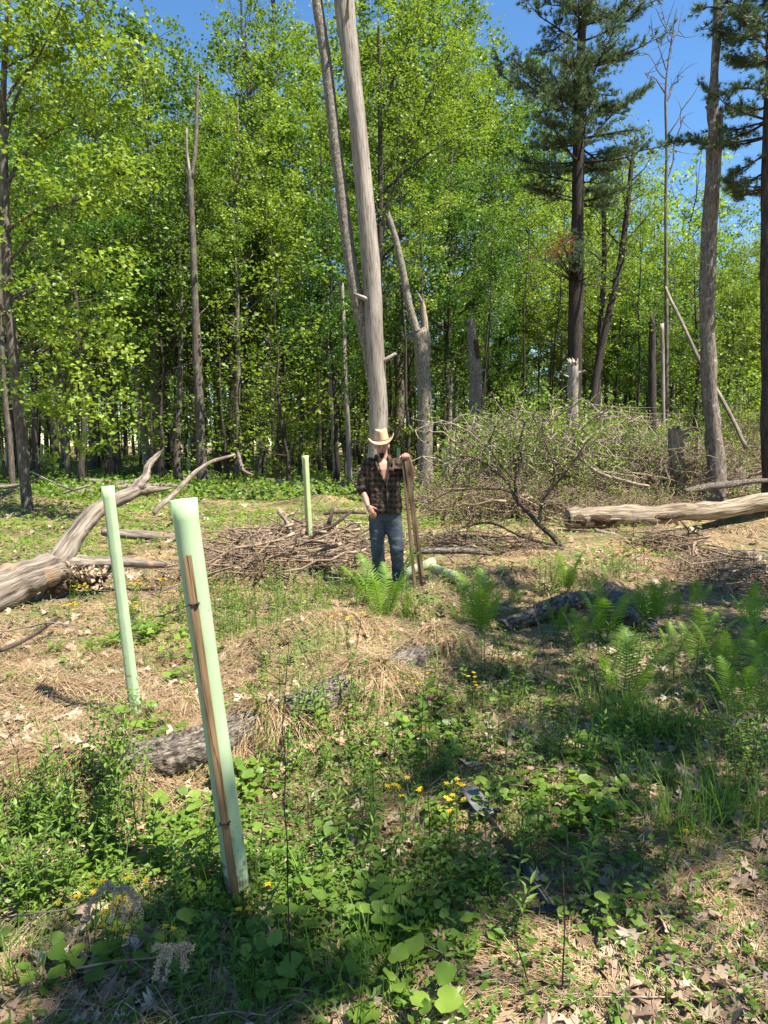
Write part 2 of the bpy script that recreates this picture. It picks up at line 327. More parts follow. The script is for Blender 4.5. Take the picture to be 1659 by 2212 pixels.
def foliate(rng, wood, crown, limbs, dens=2.9, slen=.44, cl=15, lsize=.135, shape=KITE, tmin=.25, spread=.19, lmat=0, bmat=0, flat=.6, step=.24):
    """limbs: list of (points, radius0). side branches with clusters of leaves."""
    CC = []
    for pts, r0, L in limbs:
        n2 = max(3, int(L * dens)); t = rng.uniform(tmin, 1, n2); t[0] = 1.0
        idx = t * (len(pts) - 1); i0 = np.minimum(idx.astype(int), len(pts) - 2); f = (idx - i0)[:, None]
        base = pts[i0] * (1 - f) + pts[i0 + 1] * f; tan = nrm(pts[i0 + 1] - pts[i0])
        d = rng.normal(0, 1, (n2, 3)); d[:, 2] *= flat; d = nrm(nrm(d) * .9 + tan * .8 + np.array([0, 0, .12]))
        l2 = L * slen * (1.15 - .7 * t) * rng.uniform(.6, 1.3, n2) + .25
        e = base + d * l2[:, None]; mid = (base + e) / 2 + rng.normal(0, .06, (n2, 3)) * l2[:, None]; e[:, 2] -= l2 * .05
        pl = bez(base, mid, e, 4)
        rr = np.maximum(r0 * (1 - t * .85) * .4, .005)[:, None] * np.array([1, .75, .5, .2])[None]
        wood.tubes(pl, rr, 3, bmat)
        for k in range(n2):
            m = max(2, int(l2[k] / step)); tt = rng.uniform(.25, 1.05, m)[:, None]
            a = (1 - tt) ** 2 * base[k] + 2 * tt * (1 - tt) * mid[k] + tt * tt * e[k]
            CC.append(a + rng.normal(0, spread, (m, 3)) * np.array([1, 1, .7]))
    C = np.concatenate(CC); n = len(C) * cl
    Cl = np.repeat(C, cl, 0) + rng.normal(0, spread * .75, (n, 3)) * np.array([1, 1, .75])
    shade = np.repeat(rng.uniform(0, 1, len(C)), cl)
    D = rng.normal(0, 1, (n, 3)); D[:, 2] = D[:, 2] * .5 - .45; U = rng.normal(0, .5, (n, 3)); U[:, 2] += 1
    sz = lsize * rng.uniform(.6, 1.25, n)
    crown.stamp(shape[0], shape[1], Cl, D, U, sz * .95, sz, np.clip(shade * .68 + rng.uniform(0, .32, n), 0, 1), lmat)

def mk_limbs(rng, tp, tr, n, c0, spread, up=(.3, 1.0), curve=.25, top=.97):
    """limbs up a trunk polyline tp, radii tr"""
    res = []; Hh = tp[-1, 2] - tp[0, 2]
    for k in range(n):
        t = c0 + (top - c0) * ((k + rng.uniform(0, 1)) / n); i = t * (len(tp) - 1); i0 = min(int(i), len(tp) - 2); f = i - i0
        b = tp[i0] * (1 - f) + tp[i0 + 1] * f; r = (tr[i0] * (1 - f) + tr[i0 + 1] * f)
        a = k * 2.4 + rng.uniform(-.5, .5); u = rng.uniform(*up) * (.5 + .8 * t)
        rel = (t - c0) / (1 - c0); L = spread * (1 - rel ** 1.7 * .72) * rng.uniform(.65, 1.15) * (.75 + .5 * min(rel * 3, .5))
        d = np.array([math.cos(a), math.sin(a), u]); d /= np.linalg.norm(d)
        s = np.linspace(0, 1, 6)[:, None]; pts = b + d * s * L + np.array([0, 0, 1]) * curve * L * s ** 2 + rng.normal(0, .03, (6, 3)) * L * s
        r0 = min(r * .55, .02 + L * .016); res.append((pts, r0, L))
    return res
def wood_limbs(mb, limbs, seg=5, mat=0):
    for pts, r0, L in limbs: mb.sweep(pts, np.linspace(r0, max(r0 * .15, .006), len(pts)), seg, mat=mat, caps=False)
def trunk_line(rng, Hh, r0, wob=.12, n=14, lean=0.0, topf=.12):
    z = np.linspace(-.3, Hh, n); x = np.cumsum(rng.normal(0, wob, n)) * .6; y = np.cumsum(rng.normal(0, wob, n)) * .6
    x -= x[1]; y -= y[1]; x += lean * z
    t = np.clip(z / Hh, 0, 1); r = r0 * (1 - t * (1 - topf)); r[0] *= 1.5; r[1] *= 1.15
    return np.stack([x, y, z], -1), r

def make_variant(seed, Hh, r0, nl, c0, spread, bark, leaf, up=(.3, 1.0), **kw):
    rng = np.random.default_rng(seed); tp, tr = trunk_line(rng, Hh, r0); wood = MB(); crown = MB()
    wood.sweep(tp, tr, 9, .05, rng); limbs = mk_limbs(rng, tp, tr, nl, c0, spread, up); wood_limbs(wood, limbs)
    foliate(rng, wood, crown, limbs, **kw)
    return wood.mesh('trunk', bark), crown.mesh('crown', leaf, smooth=False), Hh

VAR = {
 'A': make_variant(1, 17, .18, 34, .40, 4.2, M_BARK, M_LEAF),
 'B': make_variant(2, 15, .15, 30, .38, 3.6, M_BARK, M_LEAF, up=(.1, .8)),
 'C': make_variant(3, 18, .20, 32, .45, 4.4, M_BARK, M_LEAF, up=(.5, 1.3)),
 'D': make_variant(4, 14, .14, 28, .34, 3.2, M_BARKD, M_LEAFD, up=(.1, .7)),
 'E': make_variant(5, 6, .05, 18, .15, 1.5, M_BARKD, M_LEAF, up=(.0, .6), lsize=.10, dens=4.2, cl=8),
 'F': make_variant(6, 19, .17, 30, .40, 2.2, M_BARKD, M_LEAF, up=(.8, 1.8), cl=2, dens=7, lsize=.08),
 'Y': make_variant(7, 9, .09, 30, .12, 2.6, M_BARKD, M_LEAFY, up=(.3, 1.1), lsize=.12, cl=13),
'P': make_variant(10, 16, .085, 16, .55, 1.9, M_BARKD, M_LEAF, up=(.3, 1.2), cl=11),
 'S': make_variant(9, 15, .17, 18, .30, 3.4, M_BARK, M_LEAF, up=(.1, .7), cl=24, dens=1.7),
 'G': make_variant(8, 16, .17, 26, .36, 3.8, M_BARKD, M_LEAF, up=(.0, .5), cl=11),
}
def put_tree(v, x, y, Ht, label, group=None, name='leafy_tree', rz=0, lean=(0, 0), wide=1.0, cat='tree'):
    wm, cm, h0 = VAR[v]; s = Ht / h0
    t = thing(name, (x, y, H1(x, y)), label, cat, group, rz); t.scale = (s * wide, s * wide, s); t.rotation_euler = (lean[0], lean[1], rz)
    link('trunk', wm, t); link('crown', cm, t); return t

def top_h(px, py, Y): return P(px, py, Y)[2]
LM = [(0, 'left edge'), (60, 'grey-barked left maple'), (200, 'leaning pale log stub'), (318, 'left broken-topped snag'), (437, 'two-pronged tall snag'), (565, 'straight rough dead trunk'), (722, 'slim pale snag'), (815, 'smooth bare trunk'), (918, 'forked snag'), (1022, 'hollow broken snag'), (1240, 'large pine'), (1409, 'dark pointed snag'), (1540, 'tall peeling dead trunk'), (1700, 'right edge pine')]
def between(x, y, lms=None):
    lms = lms or LM; px = 829.5 + FOC * x / y
    for (a, n1), (b, n2) in zip(lms[:-1], lms[1:]):
        if px < b: break
    return 'between the %s and the %s' % (n1, n2)
LOOK = {'A': 'tall broad', 'B': 'bushy low-branched', 'C': 'tall high-crowned', 'D': 'dark-leaved', 'G': 'spreading', 'F': 'sparse', 'P': 'slim-trunked', 'Y': 'yellowish'}
# trees one can tell apart: (variant, base px, base py, top py, label)
NAMED = [
 ('A', 205, 1012, 60, 'tall maple in full leaf behind the leaning pale log, top open against the sky'),
 ('B', 345, 1030, 30, 'bright green maple between the two broken-topped snags on the left'),
 ('C', 565, 1021, 70, 'thick-trunked leafy tree behind the square pale green tube'),
 ('F', 540, 1000, -120, 'tall thin tree with bare fine twigs high above the left woods'),
 ('F', 610, 998, -170, 'second sparse feathery-topped tree just left of the rough double trunk'),
 ('G', 500, 1012, 200, 'dark crooked leafy tree left of the thick-trunked tree'),
 ('A', 700, 1000, 60, 'leafy tree directly behind the rough lichen-covered stem'),
 ('C', 860, 1008, -60, 'tall leafy tree behind the smooth bare trunk with high branches on its right'),
 ('C', 960, 1000, 30, 'light green tree above the forked dead stub'),
 ('A', 1046, 985, 130, 'leafy tree on a dark straight trunk right of the broken hollow snag'),
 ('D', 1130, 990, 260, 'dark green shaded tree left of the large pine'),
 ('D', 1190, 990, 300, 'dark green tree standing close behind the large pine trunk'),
 ('B', 1000, 985, 210, 'pale green drooping crown between the forked snag and the hollow snag'),
 ('Y', 1440, 1010, 395, 'yellow-green young maple left of the tall dead trunk'),
 ('Y', 1600, 1000, 540, 'small yellow-green maple right of the tall dead trunk'),
 ('B', 1335, 985, 350, 'green tree behind the leaning dark double stems'),
 ('G', 30, 1010, 210, 'leafy tree at the left edge behind the grey left trunk'),
 ('B', 120, 1000, 230, 'slender-trunked maple left of the first broken-topped snag'),
 ('A', 420, 1004, 170, 'round-topped leafy tree behind the tallest broken snag on the left'),
 ('B', 780, 990, 120, 'bright leafy crown seen between the two stems of the double snag'),
 ('B', 1305, 1003, 430, 'light green tree just right of the large pine, overlapping its trunk'),
 ('A', 1185, 1003, 380, 'bright green tree left of the pale flat-topped snag'),
 ('B', 1520, 985, 420, 'green tree low behind the tall dead trunk'),
]
rng = np.random.default_rng(77)
for v, bx, by, ty, lab in NAMED:
    g = G(bx, by); Y = g[1]; put_tree(v, g[0], Y, top_h(bx, ty, Y), lab, rz=rng.uniform(0, 6.3), wide=rng.uniform(.95, 1.15))

# the crowded woods behind
SKY = ([0, 300, 370, 400, 470, 520, 700, 900, 1000, 1080, 1250, 1380, 1400, 1500, 1560, 1659], [60, 90, 120, 190, 250, 160, 140, 130, 240, 270, 260, 330, 400, 440, 480, 450])
taken = [G(n[1], n[2])[:2] for n in NAMED]; cnt = 0; tries = 0
while cnt < 190 and tries < 6000:
    tries += 1
    Y = 26 + 62 * rng.random() ** 1.1; X = rng.uniform(-.60, .60) * Y
    px = 829.5 + FOC * X / Y
    if Y < 30 and px > 250: continue
    if Y < 34 and px > 1050: continue
    if any((X - a) ** 2 + (Y - b) ** 2 < (1.5 + .02 * Y) ** 2 for a, b in taken): continue
    lim = top_h(px, np.interp(px, *SKY), Y); Ht = min(rng.uniform(11, 21), lim * rng.uniform(.8, 1.0))
    v = rng.choice(list('ABCDGDPPPPPPPP'))
    taken.append((X, Y)); cnt += 1
    put_tree(v, X, Y, Ht, LOOK[str(v)] + ' forest tree ' + between(X, Y), 'leafy trees in the woods behind the clearing', rz=rng.uniform(0, 6.3), lean=(rng.normal(0, .03), rng.normal(0, .03)))
cnt = 0
while cnt < 58:
    Y = 20 + 45 * rng.random(); X = rng.uniform(-.60, .60) * Y; px = 829.5 + FOC * X / Y
    if Y < 27 and 200 < px: continue
    if Y < 31 and px > 880: continue
    if any((X - a) ** 2 + (Y - b) ** 2 < 1.2 for a, b in taken): continue
    taken.append((X, Y)); cnt += 1
    put_tree('E', X, Y, rng.uniform(3.5, 10), 'young leafy sapling ' + between(X, Y), 'young saplings under the forest trees', 'sapling', rz=rng.uniform(0, 6.3), wide=1.15, cat='sapling')

# far-off wood beyond
def far_wood():
    rng = np.random.default_rng(9); mb = MB()
    n = 240; Y = rng.uniform(80, 140, n); X = rng.uniform(-.62, .62, n) * Y; Hh = rng.uniform(10, 17, n)
    for k in range(n):
        z0 = H1(X[k], Y[k]); mb.sweep([(X[k], Y[k], z0 - .3), (X[k] + rng.normal(0, .3), Y[k], z0 + Hh[k])], [.22, .08], 5, mat=1, caps=False)
    m = 1100; cx = rng.uniform(-.62, .62, m); cy = rng.uniform(78, 140, m); cx = cx * cy; cz = 2.6 + 12 * rng.random(m) ** 1.1
    rad = rng.uniform(1.2, 2.8, m); N = 130; C = np.repeat(np.stack([cx, cy, cz], -1), N, 0) + rng.normal(0, .55, (m * N, 3)) * np.repeat(rad, N)[:, None] * np.array([1, 1, .6])
    C[:, 2] = np.maximum(C[:, 2], .1)
    D = rdir(rng, len(C)); D[:, 2] -= .3; U = rng.normal(0, .5, (len(C), 3)); U[:, 2] += 1
    mb.stamp(KITE[0], KITE[1], C, D, U, .38, .42, np.clip(np.repeat(rng.uniform(0, 1, m), N) * .6 + rng.uniform(0, .4, len(C)), 0, 1), 0)
    o = mb.build('distant_woods', [M_LEAF, M_BARKD], smooth=False); tag(o, 'far-off green woods seen as one mass between the trunks', 'woods', kind='stuff')
far_wood()

# ---------------------------------------------------------------- custom trunks and snags
def path(pts, Y, Ys=None):
    out = []; rad = []
    for k, (px, py, wd) in enumerate(pts):
        yy = Y if Ys is None else Ys[k]
        p = P(px, py, yy); out.append(p); rad.append(wd / 2 / FOC * (yy * math.cos(PITCH) - (p[2] - CAM_H) * math.sin(PITCH)))
    return np.array(out), np.array(rad)
def dens(p, r, n=24):
    t = np.linspace(0, len(p) - 1, n); i = np.minimum(t.astype(int), len(p) - 2); f = (t - i)[:, None]
    # catmull-rom
    pp = np.vstack([2 * p[0] - p[1], p, 2 * p[-1] - p[-2]]); a, b, c, d = pp[i], pp[i + 1], pp[i + 2], pp[i + 3]
    q = .5 * ((2 * b) + (-a + c) * f + (2 * a - 5 * b + 4 * c - d) * f ** 2 + (-a + 3 * b - 3 * c + d) * f ** 3)
    return q, np.interp(t, np.arange(len(r)), r)
def rooted(pts, Y=None):
    """path whose first point is on the ground"""
    g = GH(pts[0][0], pts[0][1]); yy = g[1] if Y is None else Y
    p, r = path(pts, yy); d = p[0] - np.array([0, 0, .4]); d[2] = min(d[2], H1(p[0][0], p[0][1]) - .3)
    return np.vstack([d, p]), np.concatenate([[r[0] * 1.35], r]), yy
def localise(root, *mbs):
    l = np.array(root.location)
    for mb in mbs: mb.V = [v - l for v in mb.V]
def snag(pts, label, matr, Y=None, jag=.25, rough=.05, seed=0, seg=16, extra=(), cat='dead tree', name='dead_snag', n=36):
    rng = np.random.default_rng(seed); p, r, yy = rooted(pts, Y)
    root = thing(name, (p[1][0], p[1][1], H1(p[1][0], p[1][1])), label, cat)
    mb = MB(); q, rr = dens(p, r, n); mb.sweep(q, rr, seg, rough, rng, jag=jag)
    for _ in range(5 if n > 30 else 2):
        i = rng.integers(int(n * .25), n - 3); a = rng.uniform(0, 6.3); d = np.array([math.cos(a), math.sin(a) - .3, rng.uniform(.1, .9)]); d /= np.linalg.norm(d); L_ = rng.uniform(.6, 1.8) * rr[i]
        mb.sweep([q[i] + d * rr[i] * .5, q[i] + d * (rr[i] * .95), q[i] + d * (rr[i] + L_)], [rr[i] * .42, rr[i] * .28, rr[i] * .16], 8, .12, rng, jag=.03)
    localise(root, mb); mb.build('trunk', matr, root)
    for (nm, ep, em, ej, dy) in extra:
        m2 = MB(); a, b = path(ep, yy + dy); a, b = dens(a, b, max(8, len(ep) * 4)); m2.sweep(a, b, 12, rough, rng, jag=ej); localise(root, m2); m2.build(nm, em, root)
    return root, yy
YD = G(815, 1085)[1]
snag([(815, 1085, 46), (815, 1000, 42), (817, 930, 40), (817, 860, 40), (808, 700, 38), (803, 600, 40), (785, 400, 37), (768, 220, 37), (756, 120, 38), (745, 20, 44), (738, -80, 42), (730, -200, 40)],
     'tall smooth grey bare trunk rising right behind the man, rough stem forking off it', M_SNAG, rough=.025, jag=.1, seed=3, seg=26,
     extra=[('forked_stem', [(812, 880, 10), (800, 820, 18), (794, 760, 24), (780, 690, 28), (763, 600, 28), (748, 500, 26), (735, 400, 26), (722, 290, 25), (710, 180, 24), (698, 90, 23), (685, 0, 22), (675, -100, 20)], M_LICH, .1, .12)])
snag([(922, 1062, 38), (919, 1000, 33), (918, 900, 31), (914, 800, 33), (911, 730, 37), (908, 712, 30)],
     'forked dead snag with a long leaning left stem and a splintered short right stub', M_LICH, seed=5, jag=.06, rough=.04,
     extra=[('leaning_stem', [(912, 745, 20), (896, 705, 19), (880, 640, 17), (865, 560, 15), (850, 500, 13), (838, 462, 9)], M_LICH, .15, 0),
            ('splintered_stub', [(917, 735, 20), (917, 700, 15), (914, 665, 12), (911, 645, 9)], M_PALE, .2, 0),
            ('splinter', [(912, 652, 4), (906, 640, 4), (899, 627, 3)], M_SNAG, .02, -.1)])
snag([(1022, 1048, 34), (1021, 1000, 28), (1025, 900, 26), (1027, 820, 26), (1023, 770, 24), (1020, 730, 19), (1016, 692, 18)],
     'broken snag with a rotted hole near its jagged top, right of the forked snag', M_LICH, seed=6, jag=.3, rough=.07,
     extra=[('rot_hole', [(1027, 735, 9), (1031, 755, 11), (1034, 775, 6)], M_ROT, .02, -.22)])
snag([(728, 1038, 17), (722, 940, 13), (717, 840, 13), (714, 780, 12), (712, 748, 7)], 'slim pale tapering snag left of the man, nearer of the pair', M_SNAG, seed=7, jag=.25)
snag([(756, 1040, 12), (752, 940, 10), (746, 820, 10), (742, 700, 9), (738, 610, 8)], 'thin grey dead pole just right of the slim pale snag', M_SNAG, seed=8, jag=.2)
snag([(970, 1030, 14), (970, 960, 12), (972, 900, 9), (974, 860, 5), (976, 820, 2)], 'spiky pale snag drawn out to a point between the forked and hollow snags', M_SNAG, seed=9, jag=.1)
snag([(923, 1040, 16), (913, 1000, 13), (903, 958, 9)], 'short leaning pale broken stub behind the forked snag base', M_SNAG, Y=26.5, seed=10, jag=.15, name='broken_stub', cat='stump')
snag([(322, 1020, 20), (310, 930, 17), (298, 800, 14), (291, 640, 13), (282, 500, 12), (276, 400, 11), (270, 318, 10)], 'left-hand broken-topped snag rising out of green leaves', M_SNAG, seed=11, jag=.4)
snag([(438, 1050, 26), (435, 960, 21), (430, 850, 20), (423, 700, 17), (418, 560, 14), (413, 430, 13), (410, 375, 13)], 'tall broken snag on the left with two prongs at its top', M_BARK, seed=12, jag=.2, rough=.05,
     extra=[('prong', [(411, 380, 8), (404, 330, 6), (403, 282, 4)], M_SNAG, .2, 0), ('prong', [(414, 385, 9), (422, 320, 8), (425, 250, 8), (426, 200, 6), (428, 165, 3)], M_BARK, .2, 0)])
snag([(565, 1024, 22), (563, 950, 17), (560, 850, 15), (561, 700, 14), (556, 560, 12), (552, 400, 10)], 'straight rough-barked dead trunk behind the square pale green tube', M_BARK, seed=13, jag=.3)
snag([(1463, 1062, 38), (1462, 1000, 33), (1457, 940, 27), (1455, 927, 25)], 'short thick broken stump standing in the bramble thicket', M_PALE, Y=19.5, seed=14, jag=.12, rough=.06, cat='stump', name='tall_stump')
snag([(1408, 1000, 18), (1409, 850, 17), (1409, 720, 13), (1409, 688, 8)], 'dark pointed snag behind the thicket left of the tall dead trunk', M_BARKD, Y=27, seed=15, jag=.3)
snag([(1434, 1000, 9), (1432, 850, 9), (1430, 700, 8)], 'thin pale dead pole beside the dark pointed snag', M_SNAG, Y=28, seed=16, jag=.15)
snag([(1236, 1010, 25), (1237, 900, 24), (1238, 800, 22), (1238, 784, 22)], 'pale bark-free snag with a jagged flat top in front of the pine trunk', M_SNAG, Y=22.5, seed=17, jag=.22, rough=.05)
snag([(1545, 1010, 38), (1540, 920, 32), (1533, 830, 31), (1527, 700, 31), (1530, 560, 31), (1535, 460, 28), (1537, 380, 25), (1540, 300, 22), (1541, 215, 26), (1544, 150, 16), (1549, 60, 18), (1550, -20, 17), (1553, -140, 16)],
     'tall reddish-grey dead trunk on the right with peeling bark and a broken side prong', M_PEEL, Y=19, seed=18, rough=.07, seg=18, n=50,
     extra=[('broken_prong', [(1538, 560, 14), (1546, 420, 16), (1553, 320, 14), (1556, 262, 10), (1558, 235, 5)], M_SNAG, .2, .02), ('knot', [(1528, 222, 10), (1536, 215, 14), (1541, 205, 10)], M_BARKD, .02, -.05)])
def pole(name, pts, Ys, label, matr, cat, seed=1, rough=.06, seg=10, jag=.04, n=24, branches=(), group=None, ell=1.0):
    rng = np.random.default_rng(seed); p, r = path(pts, None, Ys); q, rr = dens(p, r, n)
    c = q.mean(0); root = thing(name, (c[0], c[1], H1(c[0], c[1])), label, cat, group); mb = MB()
    mb.sweep(q, rr, seg, rough, rng, jag=jag, ell=ell); localise(root, mb); mb.build('stem', matr, root)
    for nm, bp, by, bm in branches:
        m2 = MB(); a, b = path(bp, None, by); a, b = dens(a, b, max(8, len(bp) * 4)); m2.sweep(a, b, 9, rough, rng, jag=jag); localise(root, m2); m2.build(nm, bm, root)
    return root
pole('leaning_dead_pole', [(1612, 968, 9), (1582, 905, 9), (1555, 855, 9), (1510, 775, 8), (1470, 690, 7), (1445, 640, 6), (1438, 620, 5)], [19.4, 20, 20.5, 21.5, 22.5, 24, 24.5], 'whitish dead pole leaning up to the left behind the tall dead trunk', M_DEAD, 'dead tree')

# dark leaning pair, other dark living trunks that carry crowns
def leaning_tree(pts, Y, label, bark, nl=16, c0=.45, sp=2.0, leaf=M_LEAF, limbs_px=None, seed=1, cl=10, lsize=.10, dens_=4, name='leafy_tree', rootY=True, slen=.38):
    rng = np.random.default_rng(seed); p, r, yy = rooted(pts, Y); q, rr = dens(p, r, 30)
    root = thing(name, (p[1][0], p[1][1], H1(p[1][0], p[1][1])), label, 'tree'); wood = MB(); crown = MB()
    wood.sweep(q, rr, 12, .04, rng, caps=False); limbs = mk_limbs(rng, q, rr, nl, c0, sp) if nl else []
    for lp, dy in (limbs_px or []):
        a, b = path(lp, None, [yy + dy * k / (len(lp) - 1) for k in range(len(lp))]); a, b = dens(a, b, 10)
        wood.sweep(a, b, 7, .04, rng, caps=False); limbs.append((a, b[0] * .5, float(np.linalg.norm(np.diff(a, axis=0), axis=1).sum())))
    wood_limbs(wood, limbs[:nl]); foliate(rng, wood, crown, limbs, cl=cl, lsize=lsize, dens=dens_, shape=KITE, slen=slen)
    localise(root, wood, crown); wood.build('trunk', bark, root); crown.build('crown', leaf, root, smooth=False); return root
leaning_tree([(1275, 1000, 18), (1282, 850, 16), (1310, 700, 15), (1335, 590, 13), (1352, 480, 12), (1365, 350, 10), (1378, 300, 6)], 26, 'dark trunk leaning right beside the pine, sparsely leafed', M_BARKD, seed=21, c0=.5, sp=1.8)
leaning_tree([(1262, 1000, 14), (1290, 850, 13), (1298, 700, 12), (1305, 560, 11), (1303, 400, 9)], 27, 'upright dark trunk between the pine and the leaning dark trunk', M_BARKD, seed=22, c0=.5, sp=1.6)
# left-edge tree with long limbs reaching over the scene
leaning_tree([(60, 1112, 26), (55, 1050, 22), (45, 930, 22), (32, 800, 22), (22, 680, 21), (14, 540, 20), (10, 400, 17), (8, 270, 14), (10, 130, 11), (20, -20, 9), (24, -160, 7)], None,
    'grey-barked maple near the left edge with long limbs arching right against the sky', M_BARK, nl=18, c0=.34, sp=2.6, seed=23, cl=15, lsize=.12, dens_=4.2, slen=.36,
    limbs_px=[([(12, 420, 9), (40, 345, 7), (95, 300, 5), (180, 255, 4), (250, 205, 3), (300, 130, 2)], .5),
              ([(12, 300, 8), (40, 200, 6), (90, 110, 4), (130, 20, 3), (160, -60, 2)], -.6),
              ([(14, 500, 8), (80, 455, 6), (150, 440, 5), (220, 400, 4), (280, 370, 2)], -1.2),
              ([(10, 220, 7), (60, 150, 5), (140, 90, 4), (210, 0, 3)], .8),
              ([(20, 640, 6), (80, 620, 5), (150, 600, 4), (230, 570, 2)], -1.5),
              ([(28, 760, 6), (90, 740, 4), (170, 760, 3), (220, 735, 2)], -1.5),
              ([(42, 900, 5), (100, 905, 4), (170, 900, 3), (210, 880, 2)], -2)])
leaning_tree([(28, 1070, 13), (22, 960, 12), (10, 850, 11), (2, 700, 10), (-4, 500, 9)], None, 'thin grey trunk behind and left of the grey-barked maple', M_BARK, seed=24, c0=.5, sp=1.6, nl=8)
leaning_tree([(812, 1020, 16), (815, 850, 14), (820, 600, 13), (822, 400, 11), (820, 200, 9), (818, 60, 6)], 33, 'dark upright trunk hidden partly by the smooth bare trunk, branches reaching right', M_BARKD, seed=25, nl=10, c0=.5, sp=2.4,
    limbs_px=[([(822, 480, 6), (880, 330, 5), (930, 200, 4), (985, 90, 2)], 0), ([(822, 420, 6), (900, 350, 4), (980, 300, 3), (1040, 270, 2)], 1), ([(820, 250, 6), (870, 120, 4), (910, 20, 2)], 0), ([(822, 560, 6), (900, 480, 4), (960, 440, 3)], -2)])
# bare dead tree against the sky
def bare_tree():
    rng = np.random.default_rng(31); p, r, yy = rooted([(1440, 1000, 9), (1440, 700, 8), (1438, 450, 7), (1440, 330, 6), (1438, 200, 5), (1447, 110, 3), (1462, 20, 2)], 34)
    root = thing('bare_dead_tree', (p[1][0], p[1][1], 0), 'bare leafless dead tree with thin forking twigs against the sky at right', 'dead tree'); mb = MB()
    q, rr = dens(p, r, 30); mb.sweep(q, rr, 8, .05, rng, caps=False)
    bp = [([(1440, 210, 4), (1425, 185, 3), (1405, 165, 2), (1390, 158, 1)],), ([(1440, 220, 4), (1452, 190, 3), (1466, 165, 2)],), ([(1438, 150, 3), (1420, 100, 2), (1402, 55, 1)],), ([(1442, 130, 3), (1455, 85, 2), (1476, 50, 1)],),
          ([(1440, 180, 3), (1420, 150, 2), (1392, 110, 1)],), ([(1447, 110, 2), (1436, 60, 2), (1428, 15, 1)],), ([(1437, 300, 4), (1462, 260, 3), (1490, 215, 2), (1520, 170, 1.2)],), ([(1440, 400, 4), (1460, 300, 3), (1480, 250, 2)],)]
    for (b,) in bp:
        a, c = path(b, yy); a, c = dens(a, c, 9); a += rng.normal(0, .05, a.shape); mb.sweep(a, c, 5, caps=False)
        base = a[rng.integers(3, 9, 5)]; d = rdir(rng, 5, .6) * rng.uniform(.4, 1.2, (5, 1)); mb.tubes(bez(base, base + d * .5 + rng.normal(0, .08, (5, 3)), base + d, 4), np.tile([.02, .016, .011, .005], (5, 1)), 4)
    localise(root, mb); mb.build('trunk', M_BARK, root)
bare_tree()

# ---------------------------------------------------------------- pines
def pine(pts, Y, label, seed, z0, nwh=20, sp=4.0, tn=20, extra_px=(), clump=None, name='pine_tree', sc=1.0):
    rng = np.random.default_rng(seed); p, r, yy = rooted(pts, Y); q, rr = dens(p, r, 40)
    root = thing(name, (p[1][0], p[1][1], H1(p[1][0], p[1][1])), label, 'tree'); wood = MB(); cr = MB(); wood.sweep(q, rr, 14, .05, rng, caps=False)
    zt = q[-1, 2]; TB = []; TD = []
    def tufts(pts_, L, dn):
        n2 = int(L * dn) + 3; t = rng.uniform(.22, 1, n2) ; t[0] = 1; idx = t * (len(pts_) - 1); i0 = np.minimum(idx.astype(int), len(pts_) - 2); f = (idx - i0)[:, None]
        base = pts_[i0] * (1 - f) + pts_[i0 + 1] * f; tan = nrm(pts_[i0 + 1] - pts_[i0]); sd_ = nrm(np.cross(tan, [0, 0, 1.])) * rng.choice([-1, 1], (n2, 1))
        d = nrm(sd_ * .9 + tan * .8 + rng.normal(0, .2, (n2, 3)) + np.array([0, 0, .12])); l2 = (.25 + L * .26 * (1.1 - t)) * rng.uniform(.6, 1.2, n2)
        e = base + d * l2[:, None]; wood.tubes(bez(base, (base + e) / 2 - np.array([0, 0, .03]), e, 3), np.tile([.012, .009, .004], (n2, 1)), 3)
        for k in range(n2):
            m = max(3, int(l2[k] / .075)); tt = rng.uniform(.2, 1.03, m)[:, None]; TB.append(base[k] + (e[k] - base[k]) * tt + rng.normal(0, .035, (m, 3))); TD.append(np.tile(d[k], (m, 1)) + rng.normal(0, .35, (m, 3)) + np.array([0, 0, .2]))
    k = 0; z = z0
    while z < zt:
        rel = (z - z0) / (zt - z0); i = np.searchsorted(q[:, 2], z); b = q[min(i, len(q) - 1)]
        for j in range(rng.integers(3, 6)):
            a = rng.uniform(0, 6.3); L = sp * (1 - rel * .55) * rng.uniform(.55, 1.1) * (.55 + min(rel * 4, .45))
            u = rng.uniform(-.05, .35); s = np.linspace(0, 1, 7)[:, None]
            pt = b + np.array([math.cos(a), math.sin(a), u]) * s * L + np.array([0, 0, 1]) * L * (.22 * s ** 2 - .1 * s) + rng.normal(0, .02, (7, 3)) * L * s
            wood.sweep(pt, np.linspace(.02 + L * .008, .008, 7), 5, caps=False); tufts(pt, L, 9.0)
        z += rng.uniform(.30, .62)
    for lp, dy in extra_px:
        a, b = path(lp, None, [yy + dy * k / (len(lp) - 1) for k in range(len(lp))]); a, b = dens(a, b, 9); wood.sweep(a, b, 6, caps=False); tufts(a, float(np.linalg.norm(a[-1] - a[0])), 9)
    C = np.concatenate(TB); D = nrm(np.concatenate(TD)); n = len(C) * tn
    C2 = np.repeat(C, tn, 0); D2 = nrm(np.repeat(D, tn, 0) + rng.normal(0, .55, (n, 3)))
    rn = np.clip(np.repeat(rng.uniform(0, 1, len(C)), tn) * .6 + rng.uniform(0, .4, n), 0, 1)
    cr.stamp([(-.5, 0, 0), (.5, 0, 0), (0, 1, -.06)], [(0, 1, 2)], C2, D2, rdir(rng, n), .014, rng.uniform(.10, .18, n), rn)
    localise(root, wood, cr); wood.build('trunk', M_BARKD, root); cr.build('crown', M_NEEDLE, root, smooth=False)
    return root, yy
